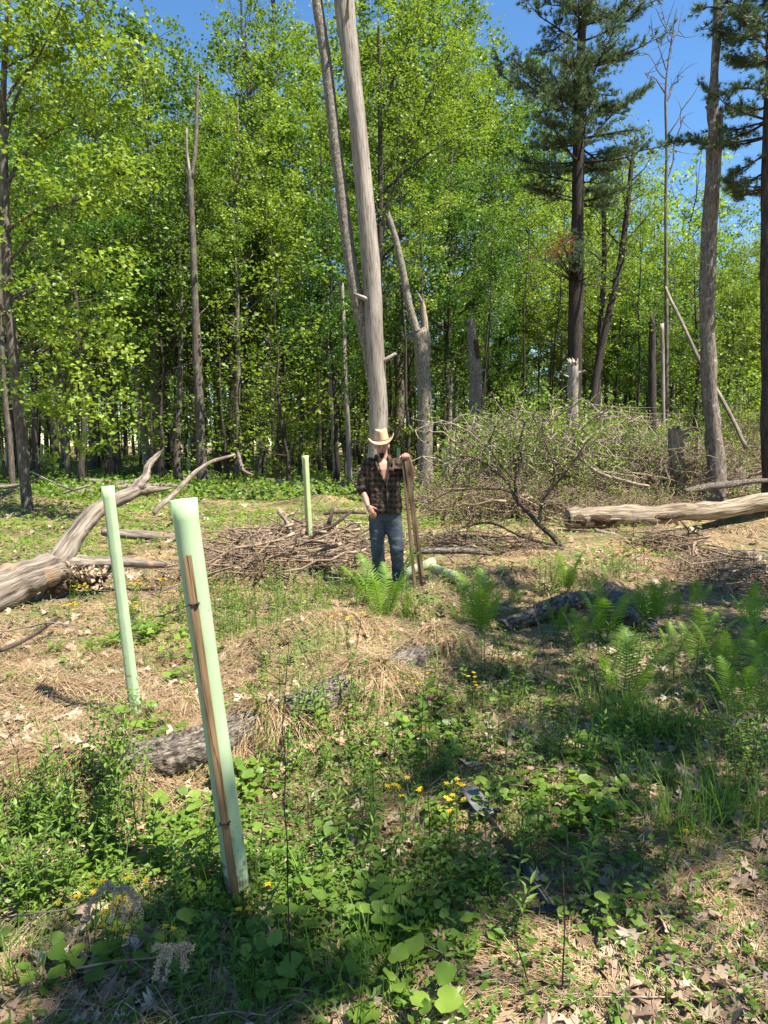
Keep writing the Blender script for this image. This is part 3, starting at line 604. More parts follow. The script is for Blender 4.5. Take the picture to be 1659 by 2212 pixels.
pr, py_ = pine([(1238, 1008, 34), (1240, 860, 31), (1243, 700, 31), (1247, 500, 28), (1250, 330, 25), (1252, 200, 22), (1256, 80, 18), (1262, -60, 14), (1264, -250, 8), (1266, -420, 3)], 24,
     'large dark green pine with layered boughs right of centre', 41, 9.5, sp=3.5,
     extra_px=[([(1250, 300, 6), (1310, 290, 5), (1370, 280, 3)], -1), ([(1252, 240, 6), (1180, 190, 5), (1110, 130, 3)], -1.5), ([(1250, 330, 6), (1330, 240, 4), (1400, 190, 3)], 1), ([(1250, 430, 4), (1190, 415, 3), (1140, 400, 2)], -1)])
# low drooping bough with a browned patch, part of the pine
def pine_bough():
    rng = np.random.default_rng(43); mb = MB(); wd = MB()
    n = 260; C = P(1235, 545, 22.6) + rng.normal(0, 1, (n, 3)) * np.array([.62, .4, .28]); C[:, 2] -= .25 * ((C[:, 0] - C[:, 0].mean()) ** 2)
    red = (C[:, 0] < P(1232, 545, 22.6)[0]) & (rng.random(n) < .8) & (C[:, 2] > P(1232, 560, 22.6)[2])
    for k, ms in ((~red, 0), (red, 1)):
        c = C[k]; t = 22; D = nrm(np.repeat(nrm(c - P(1240, 600, 22.8)), t, 0) + rng.normal(0, .6, (len(c) * t, 3)))
        mb.stamp([(-.5, 0, 0), (.5, 0, 0), (0, 1, 0)], [(0, 1, 2)], np.repeat(c, t, 0), D, rdir(rng, len(D)), .012, rng.uniform(.1, .17, len(D)), rng.random(len(D)), ms)
    b0 = np.tile(P(1243, 610, 24), (40, 1)); e = C[rng.integers(0, n, 40)]; mb.tubes(bez(b0, (b0 + e) / 2 + rng.normal(0, .1, (40, 3)), e, 5), np.tile([.03, .02, .014, .009, .004], (40, 1)), 4, 2)
    localise(pr, mb); mb.build('low_bough', [M_NEEDLE, M_REDN, M_BARKD], pr, smooth=False)
pine_bough()
pine([(1668, 1060, 40), (1662, 900, 34), (1660, 700, 30), (1657, 500, 27), (1660, 300, 23), (1665, 100, 18), (1672, -150, 10)], 18, 'dark pine at the right edge, mostly trunk and shaded boughs', 44, 8.0, sp=2.6,
     extra_px=[([(1658, 330, 6), (1620, 355, 4), (1565, 390, 2)], 0), ([(1658, 200, 6), (1610, 190, 4), (1560, 205, 2)], -.5), ([(1658, 60, 6), (1610, 20, 4), (1570, 0, 2)], 0), ([(1560, 20, 5), (1530, 15, 3), (1505, 25, 2)], 0)])
VARP = None
# ---------------------------------------------------------------- tree tubes
def tube_mat(name, c, perf=True, dirt=True):
    m, n, l, out = mat(name); a = attr(n, 'bk'); sep = n.new('ShaderNodeSeparateXYZ'); l.new(a.outputs['Vector'], sep.inputs[0])
    ang = math_(n, l, 'ARCTAN2', sep.outputs[1], sep.outputs[0])
    p = n.new('ShaderNodeBsdfPrincipled'); p.inputs['Roughness'].default_value = .42; p.inputs['Specular IOR Level'].default_value = .35
    nz = n.new('ShaderNodeTexNoise'); nz.inputs['Scale'].default_value = 5; nz.inputs['Detail'].default_value = 6; l.new(a.outputs['Vector'], nz.inputs[0])
    r = ramp(n, [(.3, tuple(x * .84 for x in c)), (.7, c)]); l.new(nz.outputs[0], r.inputs[0]); colr = r.outputs[0]
    # soil splash low on the tube
    rz = ramp(n, [(.0, (.16, .12, .07)), (.035, tuple(x * .8 for x in c)), (.12, (1, 1, 1))]); 
    gz = n.new('ShaderNodeTexCoord'); sg = n.new('ShaderNodeSeparateXYZ'); l.new(gz.outputs['Object'], sg.inputs[0])
    nd = n.new('ShaderNodeTexNoise'); nd.inputs['Scale'].default_value = 34; nd.inputs['Detail'].default_value = 6; l.new(gz.outputs['Object'], nd.inputs[0])
    low = n.new('ShaderNodeMapRange'); l.new(sg.outputs[2], low.inputs[0]); low.inputs[1].default_value = 0; low.inputs[2].default_value = .42; low.inputs[3].default_value = .62; low.inputs[4].default_value = .30
    dm = n.new('ShaderNodeMapRange'); l.new(math_(n, l, 'SUBTRACT', math_(n, l, 'ADD', nd.outputs[0], low.outputs[0]), 1.0), dm.inputs[0]); dm.inputs[1].default_value = 0; dm.inputs[2].default_value = .12
    md = n.new('ShaderNodeMix'); md.data_type = 'RGBA'; l.new(math_(n, l, 'MULTIPLY', dm.outputs[0], .75 if dirt else .0), md.inputs[0]); l.new(colr, md.inputs[6]); md.inputs[7].default_value = (.17, .13, .08, 1); colr = md.outputs[2]
    if perf:   # small pierced dashes in diamond patches, in rows up the sides
        u = math_(n, l, 'MULTIPLY', ang, 14.0); v = math_(n, l, 'MULTIPLY', sep.outputs[2], 75.0)
        fv = math_(n, l, 'FRACT', v, 0); par = math_(n, l, 'MULTIPLY', math_(n, l, 'FLOOR', v, 0), .5)
        fu = math_(n, l, 'FRACT', math_(n, l, 'ADD', math_(n, l, 'ADD', u, par), 50.0), 0)
        d1 = math_(n, l, 'LESS_THAN', math_(n, l, 'ABSOLUTE', math_(n, l, 'SUBTRACT', fu, .5), 0), .13)
        d2 = math_(n, l, 'LESS_THAN', math_(n, l, 'ABSOLUTE', math_(n, l, 'SUBTRACT', fv, .5), 0), .30)
        patch_z = math_(n, l, 'ABSOLUTE', math_(n, l, 'SUBTRACT', math_(n, l, 'FRACT', math_(n, l, 'MULTIPLY', sep.outputs[2], 5.5), 0), .5), 0)
        pa = math_(n, l, 'ABSOLUTE', math_(n, l, 'SUBTRACT', math_(n, l, 'FRACT', math_(n, l, 'ADD', math_(n, l, 'MULTIPLY', ang, .4775), 2.35), 0), .5), 0)
        dia = math_(n, l, 'LESS_THAN', math_(n, l, 'ADD', patch_z, math_(n, l, 'MULTIPLY', pa, 1.7)), .42)
        msk = math_(n, l, 'MULTIPLY', math_(n, l, 'MULTIPLY', d1, d2), dia)
        mx = n.new('ShaderNodeMix'); mx.data_type = 'RGBA'; l.new(math_(n, l, 'MULTIPLY', msk, .75), mx.inputs[0]); l.new(colr, mx.inputs[6]); mx.inputs[7].default_value = (.72, .86, .62, 1); colr = mx.outputs[2]
        b = n.new('ShaderNodeBump'); b.inputs['Strength'].default_value = .5; b.inputs['Distance'].default_value = .002; l.new(msk, b.inputs['Height']); l.new(b.outputs[0], p.inputs['Normal'])
    l.new(colr, p.inputs['Base Color'])
    t = n.new('ShaderNodeBsdfTranslucent'); l.new(colr, t.inputs[0]); s = n.new('ShaderNodeMixShader'); s.inputs[0].default_value = .45
    l.new(p.outputs[0], s.inputs[1]); l.new(t.outputs[0], s.inputs[2]); l.new(s.outputs[0], out.inputs[0]); return m
M_TUBE = tube_mat('tube_plastic', (.60, .73, .46)); M_TUBEC = tube_mat('clean_tube_plastic', (.70, .74, .42), False, False); M_TUBEP = tube_mat('pale_tube_plastic', (.64, .70, .36), False)
M_STAKE = bark_mat('stake_wood', (.095, .058, .028), (.25, .16, .082), scale=16, stretch=.07, bump=.35, fine=90, rough=.7)
M_STAKED = bark_mat('dark_stake_wood', (.06, .036, .018), (.21, .135, .07), scale=16, stretch=.07, bump=.35, fine=90, rough=.7)
M_BLACK = plain('black_plastic', (.012, .012, .014), .4, .4)
def tube_shell(mb, p0, p1, r, seg=32, facet=0, th=.0022, flare=.004, bulge=0.0):
    """hollow double-skinned sleeve open at both ends"""
    p0 = np.array(p0, float); p1 = np.array(p1, float); L = np.linalg.norm(p1 - p0); T = (p1 - p0) / L
    A = nrm(np.cross(T, [0, 1., 0.01])); B = np.cross(T, A); a = np.arange(seg) * 2 * math.pi / seg
    f = np.ones(seg)
    if facet: f = (np.cos(math.pi / facet) / np.cos((a % (2 * math.pi / facet)) - math.pi / facet)) * .75 + .25
    n = 22; t = np.linspace(0, 1, n)
    def ring(rad, tt):
        fl = flare * max(0, (tt - .985) / .015); wob = 1 + .012 * math.sin(tt * 9) + .01 * np.cos(2 * a + tt * 5)
        return p0 + T * L * tt + (np.cos(a)[:, None] * A + np.sin(a)[:, None] * B) * ((rad + fl) * f * wob)[:, None]
    V = [ring(r, tt) for tt in t] + [ring(r - th, tt) for tt in t[::-1]]
    bk = [np.stack([np.cos(a) * r, np.sin(a) * r, np.full(seg, tt * L)], -1) for tt in list(t) + list(t[::-1])]
    m = len(V); i = np.arange(m)[:, None] * seg; i2 = ((np.arange(m) + 1) % m)[:, None] * seg; j = np.arange(seg)[None]; j2 = (j + 1) % seg
    mb.add(np.vstack(V), np.stack([i + j, i + j2, i2 + j2, i2 + j], -1).reshape(-1, 4), .5, np.vstack(bk))
    return A, B, T, L
def box(mb, c, X, Y, Z, mat=0):      # oriented box, half vectors, slightly chamfered by an inner ring
    c = np.array(c, float); X, Y, Z = map(lambda v: np.array(v, float), (X, Y, Z)); lz = np.linalg.norm(Z)
    V = []; ch = min(np.linalg.norm(X), np.linalg.norm(Y)) * .14 ; kx = 1 - ch / np.linalg.norm(X); ky = 1 - ch / np.linalg.norm(Y)
    prof = [(1, ky), (kx, 1), (-kx, 1), (-1, ky), (-1, -ky), (-kx, -1), (kx, -1), (1, -ky)]
    zs = [-1, -1 + ch / lz, 1 - ch / lz, 1]; sc = [1 - ch / np.linalg.norm(X) * .6, 1, 1, 1 - ch / np.linalg.norm(X) * .6]
    for z, s_ in zip(zs, sc):
        for a, b in prof: V.append(c + X * a * s_ + Y * b * s_ + Z * z)
    F = [[k * 8 + j, k * 8 + (j + 1) % 8, k * 8 + 8 + (j + 1) % 8, k * 8 + 8 + j] for k in range(3) for j in range(8)]
    F3 = [[0, j + 1, j] for j in range(1, 7)] + [[24, 24 + j, 25 + j] for j in range(1, 7)]
    Va = np.array(V); xn = X / np.linalg.norm(X); yn = Y / np.linalg.norm(Y); zn = Z / lz; q = Va - c
    mb.add(Va, [np.array(F), np.array(F3)], .5, np.stack([q @ xn, q @ yn, q @ zn + c[0] * 3], -1), mat)
def put_tube(bx, by, tx, ty, wd, label, stake=True, facet=0, mt=None, tail=True, group=None, yoff=0.0, H0=None):
    g = GH(bx, by); Y = g[1]; top = P(tx, ty, Y + yoff); r = wd / 2 / FOC * Y * 1.0
    root = thing('tree_tube', tuple(g), label, 'tree tube', group); o = np.array(g)
    mb = MB(); p0 = np.array([0, 0, -.04]); p1 = top - o; A, B, T, L = tube_shell(mb, p0, p1, r, facet=facet); mb.build('sleeve', mt or M_TUBE, root)
    if stake:
        side = np.array([1., 0, 0]); tc_ = np.array([0, 0, CAM_H * .6]) - o; front = nrm(tc_ - T * np.dot(tc_, T)); side = nrm(np.cross(T, front)); side = side if side[0] > 0 else -side
        ctr = front * (r + .006) - side * r * .28
        z0, z1 = -.03, L * .875; m2 = MB(); box(m2, p0 + T * (z0 + z1) / 2 + ctr, side * .0145, front * .0075, T * (z1 - z0) / 2); m2.build('stake', M_STAKE, root)
        for tt in (.245 * L, .765 * L):
            m3 = MB(); th = np.linspace(0, 2 * math.pi, 30); base = p0 + T * tt
            loop = [base + side * math.cos(a) * (r + .003) + front * (math.sin(a) * (r + .003) + (0.017 * max(0, math.sin(a)) ** 6)) for a in th]
            # the tie only wraps the stake side visibly: pierces the tube wall beside the stake
            lo = [base + ctr + side * .019 * math.cos(a) + front * (.012 * math.sin(a)) for a in th]
            m3.sweep(lo, .0024, 6, caps=True); box(m3, base + ctr + front * .013 + side * .012, side * .005, front * .004, T * .004)
            s0 = base + ctr - side * .014 + front * .010; tl = [s0, s0 - side * .045 + front * .01 - T * .006, s0 - side * .09 + front * .015 - T * .018, s0 - side * .125 + front * .01 - T * .020]
            m3.sweep(tl, .0021, 6); m3.build('cable_tie', M_BLACK, root)
    return root
put_tube(521, 1948, 396, 1078, 54, 'nearest pale green tree tube, with brown stake and two black ties')
put_tube(296, 1552, 232, 1050, 27, 'second tall green tree tube with pierced patches, standing behind and left of the nearest one', stake=False, facet=6)
put_tube(669, 1166, 659, 984, 14.5, 'square-looking pale green tree tube in the sunny clearing left of the man', stake=False, facet=4, mt=M_TUBEP)
FT = [(960, 1047, 957, 965, 8.5, 'upright one of the two crossing green tubes right of the forked snag'), (962, 1046, 971, 967, 8, 'right-leaning one of the two crossing green tubes beside the forked snag'),
      (977, 1035, 979, 958, 7, 'shaded green tube behind the two crossing tubes'), (861, 1048, 861, 967, 8, 'green tube whose top shows just above the man\'s shoulder'),
      (1068, 1020, 1068, 953, 6, 'small far tube seen over the thicket right of the hollow snag'), (590, 1008, 590, 957, 6.5, 'far green tube right of the straight rough trunk'),
      (630, 1003, 634, 955, 6, 'far green tube leaning right, between the rough trunk and the square tube'), (520, 1002, 520, 960, 5.5, 'far green tube beside the upright broken stub'),
      (409, 1023, 408, 948, 7, 'green tube just left of the tall two-pronged snag'), (430, 1003, 429, 958, 5, 'far green tube hidden partly by the two-pronged snag'),
      (3, 1012, 2, 955, 6, 'far tube at the very left edge'), (15, 1010, 15, 955, 6, 'far tube second from the left edge'),
      (90, 1005, 90, 958, 5, 'far tube between the grey-barked maple and its neighbour'), (178, 1010, 177, 958, 6, 'far green tube among slim trunks in the left woods'),
      (1618, 1022, 1617, 943, 10, 'green tube half veiled by brambles near the right edge'), (1436, 1018, 1435, 985 - 30, 7, 'faint green tube behind the short thick stump')]
for a in FT: put_tube(*a[:5], a[5], stake=False, mt=M_TUBE if a[1] < 1030 else M_TUBEP)

# fallen tubes beside the man
def lying_tube(a, b, r, label):
    root = thing('fallen_tree_tube', tuple(a), label, 'tree tube'); mb = MB(); tube_shell(mb, (0, 0, 0), np.array(b) - np.array(a), r); mb.build('sleeve', M_TUBEC, root); return root
a = GH(996, 1262); b = GH(925, 1222); 
lying_tube(a + [0, 0, .06], np.array([b[0], a[1] + .95, H1(b[0], a[1] + .95) + .11]), .064, 'pale green tube lying on the grass right of the man, open end towards the camera')
a = GH(930, 1222); b = GH(868, 1243); lying_tube(np.array([a[0] - .03, 8.75, H1(a[0], 8.75) + .17]), np.array([b[0] - .1, 7.95, H1(b[0], 7.95) + .07]), .062, 'whitish tube lying behind the stakes, pointing down to the left')
a = GH(880, 1262); lying_tube(a + [0, 0, .05], a + [-.42, .16, .05], .05, 'pale tube lying behind the big fern at the man\'s feet')

# ---------------------------------------------------------------- logs and fallen limbs
def big_deadwood():
    rng = np.random.default_rng(50); root = thing('forked_fallen_log', tuple(GH(60, 1315)), 'big forked grey-brown fallen log at left, its upper limb arching up over the meadow', 'log')
    def part(nm, pts, Ys, matr, jag=.06, rough=.05, seg=20, n=40, ell=1.0):
        mb = MB(); a, b = path(pts, None, Ys); a, b = dens(a, b, n); mb.sweep(a, b, seg, rough, rng, jag=jag, ell=ell); localise(root, mb); return mb.build(nm, matr, root)
    part('trunk', [(-120, 1330, 98), (-40, 1295, 94), (30, 1262, 88), (90, 1238, 76), (140, 1225, 62), (165, 1215, 40)], [6.3, 6.5, 6.8, 7.0, 7.2, 7.3], M_DEAD)
    part('upper_limb', [(95, 1238, 46), (128, 1210, 52), (150, 1175, 46), (175, 1140, 40), (202, 1108, 38), (240, 1085, 33), (280, 1068, 28), (300, 1060, 24), (330, 1058, 16), (352, 1056, 10), (369, 1054, 4)], [7.0, 7.15, 7.3, 7.5, 7.7, 8.0, 8.3, 8.5, 8.6, 8.7, 8.8], M_DEAD)
    part('broken_stub', [(285, 1064, 26), (303, 1046, 24), (314, 1030, 19), (320, 1008, 15), (331, 993, 13), (345, 978, 7)], [8.4, 8.5, 8.6, 8.7, 8.8, 8.9], M_DEAD, jag=.1, rough=.09)
    part('lower_limb', [(120, 1225, 52), (165, 1215, 34), (205, 1215, 26), (250, 1213, 22), (290, 1216, 20), (330, 1220, 17), (360, 1221, 10)], [7.2, 7.25, 7.3, 7.35, 7.4, 7.4, 7.4], M_DEAD, jag=.1)
    part('dark_underside', [(95, 1270, 34), (150, 1258, 34), (200, 1248, 34), (228, 1245, 22)], [7.0, 7.15, 7.25, 7.3], M_ROT, rough=.14)  # dark rough piece along the lower side of the log
    m = MB(); C = P(190, 1236, 7.05) + rng.normal(0, 1, (60, 3)) * [.13, .04, .04]; D = rdir(rng, 60); m.stamp(KITE[0], KITE[1], C, D, rdir(rng, 60), .05, .07, rng.uniform(.3, .8, 60)); localise(root, m); lb_ = m.build('loose_bark', M_LITTER, root, smooth=False); lb_['kind'] = 'stuff'
big_deadwood()
def log_obj(name, pts, Ys, label, matr, endm=M_ROT, seed=1, rough=.03, n=40, seg=22, jag=.04, ell=1.0, cat='log', extra=None):
    rng = np.random.default_rng(seed); a, b = path(pts, None, Ys); a, b = dens(a, b, n); c = a[len(a) // 2]
    root = thing(name, (c[0], c[1], H1(c[0], c[1])), label, cat); mb = MB(); mb.sweep(a, b, seg, rough, rng, jag=jag, ell=ell); localise(root, mb); mb.build('trunk' if cat == 'log' else 'stem', matr, root)
    if extra: extra(root, a, b, rng)
    return root
def rot_patches(root, a, b, rng):
    for (i0, i1, w_) in ((0, 11, 1.0), (11, 20, .42)):
        mb = MB(); p = a[i0:i1] + np.array([0, -1, -.1]) * (b[i0:i1, None] * (.52 if w_ > .8 else .80)); r = b[i0:i1] * .66 * w_ * np.sin(np.linspace(.5, 2.6, i1 - i0)); mb.sweep(p, np.maximum(r, .01), 12, .14, rng); localise(root, mb); mb.build('rotten_hollow', M_ROT, root)
    mb = MB(); i = 6; mb.sweep([a[i] + [0, -b[i] * .95, -.03], a[i + 3] + [0, -b[i] * 1.02, -.01], a[i + 6] + [0, -b[i] * .9, -.02]], [.015, .035, .01], 8, .2, rng); localise(root, mb); mb.build('splintered_slab', M_PALE, root)
log_obj('hollow_fallen_log', [(1226, 1121, 44), (1290, 1118, 48), (1380, 1115, 46), (1480, 1108, 41), (1560, 1100, 38), (1650, 1085, 38), (1760, 1070, 36)], [13.0, 13.05, 13.1, 13.3, 13.6, 14.0, 14.6],
        'large pale peeled log with a rotted hollow left end, lying across the right side', M_PALE, seed=61, jag=.16, rough=.075, extra=rot_patches)
log_obj('bark_log', [(215, 1680, 76), (300, 1648, 86), (380, 1630, 88), (460, 1604, 84), (560, 1562, 74), (700, 1508, 68), (800, 1464, 60), (900, 1424, 54), (960, 1398, 46)], [3.24, 3.33, 3.38, 3.5, 3.75, 4.1, 4.45, 4.8, 5.1],
        'long furrow-barked log behind the nearest tube, half buried in dry grass', M_LOG, seed=62, n=170, seg=48, rough=.045)
log_obj('bark_log', [(1085, 1356, 34), (1130, 1340, 36), (1180, 1318, 40), (1230, 1302, 44), (1275, 1296, 38)], [6.0, 6.15, 6.4, 6.65, 6.8], 'short blue-grey barked log among the ferns right of centre', M_LOG, seed=63, n=90, seg=36, rough=.06)
def cut_end(root, a, b, rng):
    T = nrm(a[0] - a[1]); mb = MB(); c = a[0] + T * .012; mb.sweep([c - T * .03, c], [b[0] * .86, b[0] * .82], 20, .04, rng); localise(root, mb); mb.build('rotten_end', M_ROT, root)
log_obj('round_log_end', [(1352, 1356, 62), (1345, 1330, 62), (1335, 1305, 60), (1320, 1285, 54)], [5.95, 6.3, 6.7, 7.1], 'dark round end of a grass-topped log facing the camera', M_LOG, seed=64, n=20, extra=cut_end)
log_obj('weathered_beam', [(222, 1148, 19), (270, 1154, 20), (330, 1158, 21), (395, 1163, 20), (440, 1166, 14)], [11.3, 11.3, 11.4, 11.5, 11.6], 'straight weathered grey log lying behind the two near tubes', M_DEAD, seed=65, rough=.03)
log_obj('fallen_log', [(720, 1049, 11), (780, 1049, 11), (830, 1050, 10)], [26, 26, 26.2], 'short grey log lying behind the man on his left', M_DEAD, seed=66)
log_obj('fallen_log', [(1478, 1062, 12), (1530, 1052, 17), (1580, 1046, 15), (1625, 1040, 11), (1700, 1036, 7)], [17, 17.2, 17.4, 17.6, 18], 'grey log behind the pale hollow log at far right', M_LOG, seed=67)
log_obj('mossy_ground_log', [(1010, 1265, 22), (1090, 1262, 24), (1180, 1268, 24), (1270, 1272, 24), (1360, 1262, 18)], [7.8, 7.8, 7.8, 7.8, 7.9], 'low straw-covered log crossing behind the ferns', M_DEAD, seed=68, rough=.06)
log_obj('fallen_log', [(885, 1192, 12), (940, 1190, 14), (1010, 1190, 14), (1060, 1196, 10)], [9.5, 9.5, 9.6, 9.7], 'partly buried log on the straw right behind the stakes', M_LOG, seed=69)
def limb(pts, Ys, label, m=M_DEAD, seed=1, br=(), name='fallen_limb'): return pole(name, pts, Ys, label, m, 'branch', seed, branches=br, rough=.07)
limb([(507, 983, 6), (460, 996, 8), (432, 1012, 9), (405, 1036, 11), (388, 1056, 12), (362, 1078, 14), (345, 1093, 12), (332, 1110, 8)], [17, 16, 15.4, 14.6, 14, 13.4, 13, 12.8], 'long thin grey limb slanting up behind the nearest tube', seed=71)
limb([(522, 1012, 10), (517, 992, 9), (512, 972, 7)], [25, 25, 25], 'upright short broken stub on the far meadow left of centre', seed=72, br=[('branch', [(518, 1008, 7), (532, 1020, 6), (548, 1026, 4)], [25, 24.9, 24.8], M_DEAD)])
limb([(626, 1160, 13), (624, 1140, 12), (616, 1122, 10), (600, 1106, 6)], [11, 11, 11, 11], 'short upturned dead stub left of the square pale tube', M_DEAD, 73)
limb([(662, 1172, 9), (690, 1155, 12), (708, 1135, 11), (714, 1118, 9), (718, 1098, 8)], [10.8, 10.8, 10.9, 10.9, 11], 'forked dark dead limb left of the man, shaped like a V', M_TWIGD, 74, br=[('branch', [(690, 1158, 9), (720, 1135, 8), (750, 1112, 6), (764, 1102, 4)], [10.8, 10.8, 10.9, 11], M_TWIGD)])
limb([(560, 1160, 10), (600, 1165, 12), (640, 1178, 12), (665, 1200, 8)], [10.5, 10.5, 10.4, 10.3], 'grey limb in the twig heap below the upturned stub', M_DEAD, 75)
limb([(700, 1110, 6), (735, 1106, 7), (790, 1108, 6)], [12, 12, 12.2], 'dark stick lying just left of the man at waist level', M_TWIGD, 76)
limb([(-20, 1052, 10), (30, 1050, 9), (62, 1040, 5)], [21, 21, 21], 'dead limb at the left edge beyond the log', M_DEAD, 77)
limb([(-20, 1068, 9), (20, 1062, 8), (60, 1046, 5), (90, 1030, 3)], [19, 19.2, 19.5, 20], 'second dead limb at the left edge, below the first', M_DEAD, 78)
limb([(70, 1020, 3), (120, 1045, 4), (156, 1058, 4)], [20, 19, 18.5], 'thin bent whitish stick on the left meadow', M_SNAG, 79)
limb([(135, 1066, 5), (160, 1058, 6), (193, 1048, 4)], [17.5, 17.5, 17.6], 'short white stick lying on the left meadow', M_SNAG, 80)
limb([(1390, 1158, 8), (1450, 1180, 13), (1520, 1190, 15), (1590, 1196, 14), (1680, 1205, 12)], [10.9, 10.7, 10.5, 10.3, 10.1], 'dark dead branch lying in straw at the right edge', M_LOG, 81, br=[('branch', [(1530, 1192, 11), (1570, 1212, 12), (1620, 1232, 9), (1670, 1240, 7)], [10.4, 10.2, 10, 9.9], M_TWIGD), ('branch', [(1475, 1185, 5), (1488, 1150, 4), (1470, 1125, 3)], [10.6, 10.5, 10.5], M_TWIGD)])
limb([(1285, 1145, 8), (1340, 1160, 10), (1375, 1176, 9), (1400, 1186, 4)], [12.2, 11.8, 11.5, 11.3], 'thin branch under the hollow log slanting down right', M_TWIG, 82)
limb([(0, 1405, 10), (50, 1385, 9), (110, 1345, 10), (125, 1335, 5)], [5.1, 5.3, 5.6, 5.8], 'dark mossy branch lying on the straw at the left edge', M_TWIGD, 83)
limb([(0, 1365, 3), (60, 1355, 4), (110, 1345, 3), (170, 1352, 2)], [5.6, 5.6, 5.5, 5.4], 'pale thin curved stick on the straw at left', M_TWIG, 84)
limb([(1170, 1005, 4), (1240, 985, 6), (1290, 1020, 8), (1350, 1040, 8), (1400, 1052, 9)], [17, 16.5, 16, 15.8, 15.6], 'bowed grey branch in the thicket left of the short stump', M_TWIG, 85)

# ---------------------------------------------------------------- planting spade lying in the grass
def spade():
    a = GH(1190, 1990); b = GH(1020, 1745); u = nrm((b - a)); root = thing('planting_spade', tuple(a), 'black T-handled planting spade with a shiny grey blade lying in the weeds', 'spade'); u = np.array(u); zz = np.array([0, 0, .045]); L = np.linalg.norm(b - a)
    sd_ = nrm(np.cross(u, [0, 0, 1.])); m = MB(); m.sweep([zz, zz + u * L * .82 + [0, 0, .02]], [.0135, .0125], 14); m.build('shaft', M_BLACK, root)
    ha = GH(1118, 2003) - a + [0, 0, .05]; hb = GH(1272, 1990) - a + [0, 0, .05]; hm = zz
    m = MB(); m.sweep([ha, hm, hb], [.013, .0135, .013], 14); m.build('handle', M_BLACK, root)
    m = MB(); box(m, zz + u * L * .80 + [0, 0, .02], sd_ * .075, u * .011, np.array([0, 0, .006])); m.build('foot_bar', M_BLACK, root)
    m = MB(); c = zz + u * L * .93 + [0, 0, .03]; n_ = nrm(np.cross(u, sd_)); V = []; F = []
    for k, (t, w_) in enumerate(((-.13, .03), (-.08, .042), (.0, .045), (.08, .042), (.13, .028))):
        for j in range(5): s_ = (j - 2) / 2; V.append(c + u * t + sd_ * s_ * w_ + n_ * (.012 * (1 - s_ * s_)))
    for k in range(4):
        for j in range(4): F.append([k * 5 + j, k * 5 + j + 1, k * 5 + 6 + j, k * 5 + 5 + j])
    m.add(np.array(V), np.array(F)); o = m.build('blade', plain('worn_steel', (.22, .22, .22), .6, .4, .2, (.12, .11, .10), 30), root)
    md = o.modifiers.new('thick', 'SOLIDIFY'); md.thickness = .004
spade()
# ---------------------------------------------------------------- the man
def remesh(mb, vox, smooth=4, wr=0.0, wrs=9.0, seed=0):
    me = mb.mesh('tmp', []); o = bpy.data.objects.new('tmp', me); COL.objects.link(o)
    r = o.modifiers.new('r', 'REMESH'); r.mode = 'VOXEL'; r.voxel_size = vox; r.use_smooth_shade = True
    s = o.modifiers.new('s', 'SMOOTH'); s.iterations = smooth; s.factor = .5
    dg = bpy.context.evaluated_depsgraph_get(); dg.update(); me2 = bpy.data.meshes.new_from_object(o.evaluated_get(dg)); bpy.data.objects.remove(o)
    if wr:
        for v in me2.vertices:
            p = v.co; d = mnoise.noise(Vector((p.x * wrs + seed, p.y * wrs, p.z * wrs * 1.6))) + .5 * mnoise.noise(Vector((p.x * wrs * 2.3, p.y * wrs * 2.3 + seed, p.z * wrs * 3.2)))
            v.co = p + v.normal * d * wr
    return me2
def loftz(mb, rings, seg=28):
    V = []; 
    for cx, cy, z, rx, ry in rings:
        for k in range(seg):
            a = 2 * math.pi * k / seg; c, s_ = math.cos(a), math.sin(a); e = 2 / 2.4
            V.append((cx + rx * math.copysign(abs(c) ** e, c), cy + ry * math.copysign(abs(s_) ** e, s_), z))
    n = len(rings); F = [[i * seg + j, i * seg + (j + 1) % seg, (i + 1) * seg + (j + 1) % seg, (i + 1) * seg + j] for i in range(n - 1) for j in range(seg)]
    V.append((rings[0][0], rings[0][1], rings[0][2])); V.append((rings[-1][0], rings[-1][1], rings[-1][2])); c0 = n * seg
    F3 = [[c0, (j + 1) % seg, j] for j in range(seg)] + [[c0 + 1, (n - 1) * seg + j, (n - 1) * seg + (j + 1) % seg] for j in range(seg)]
    mb.add(np.array(V), [np.array(F), np.array(F3)])
def cap(mb, pts, rad, seg=14, ell=1.0):
    pts = np.array(pts, float); rad = np.array(rad, float); d0 = nrm(pts[0] - pts[1]); d1 = nrm(pts[-1] - pts[-2])
    p = np.vstack([pts[0] + d0 * rad[0] * .9, pts[0] + d0 * rad[0] * .6, pts, pts[-1] + d1 * rad[-1] * .6, pts[-1] + d1 * rad[-1] * .9]); r = np.concatenate([[rad[0] * .35, rad[0] * .78], rad, [rad[-1] * .78, rad[-1] * .35]])
    mb.sweep(p, r, seg, ell=ell)
def sph(mb, c, r, seg=18):
    rx, ry, rz = r; loftz2 = []
    for k in range(11):
        t = -1 + 2 * k / 10; t = math.sin(t * math.pi / 2) * .998; q = math.sqrt(max(0, 1 - t * t)); loftz2.append((t, max(q, .03)))
    V = []
    for t, q in loftz2:
        for j in range(seg): a = 2 * math.pi * j / seg; V.append((c[0] + rx * q * math.cos(a), c[1] + ry * q * math.sin(a), c[2] + rz * t))
    n = 11; F = [[i * seg + j, i * seg + (j + 1) % seg, (i + 1) * seg + (j + 1) % seg, (i + 1) * seg + j] for i in range(n - 1) for j in range(seg)]
    V.append((c[0], c[1], c[2] - rz)); V.append((c[0], c[1], c[2] + rz)); c0 = n * seg
    F3 = [[c0, (j + 1) % seg, j] for j in range(seg)] + [[c0 + 1, (n - 1) * seg + j, (n - 1) * seg + (j + 1) % seg] for j in range(seg)]
    mb.add(np.array(V), [np.array(F), np.array(F3)])
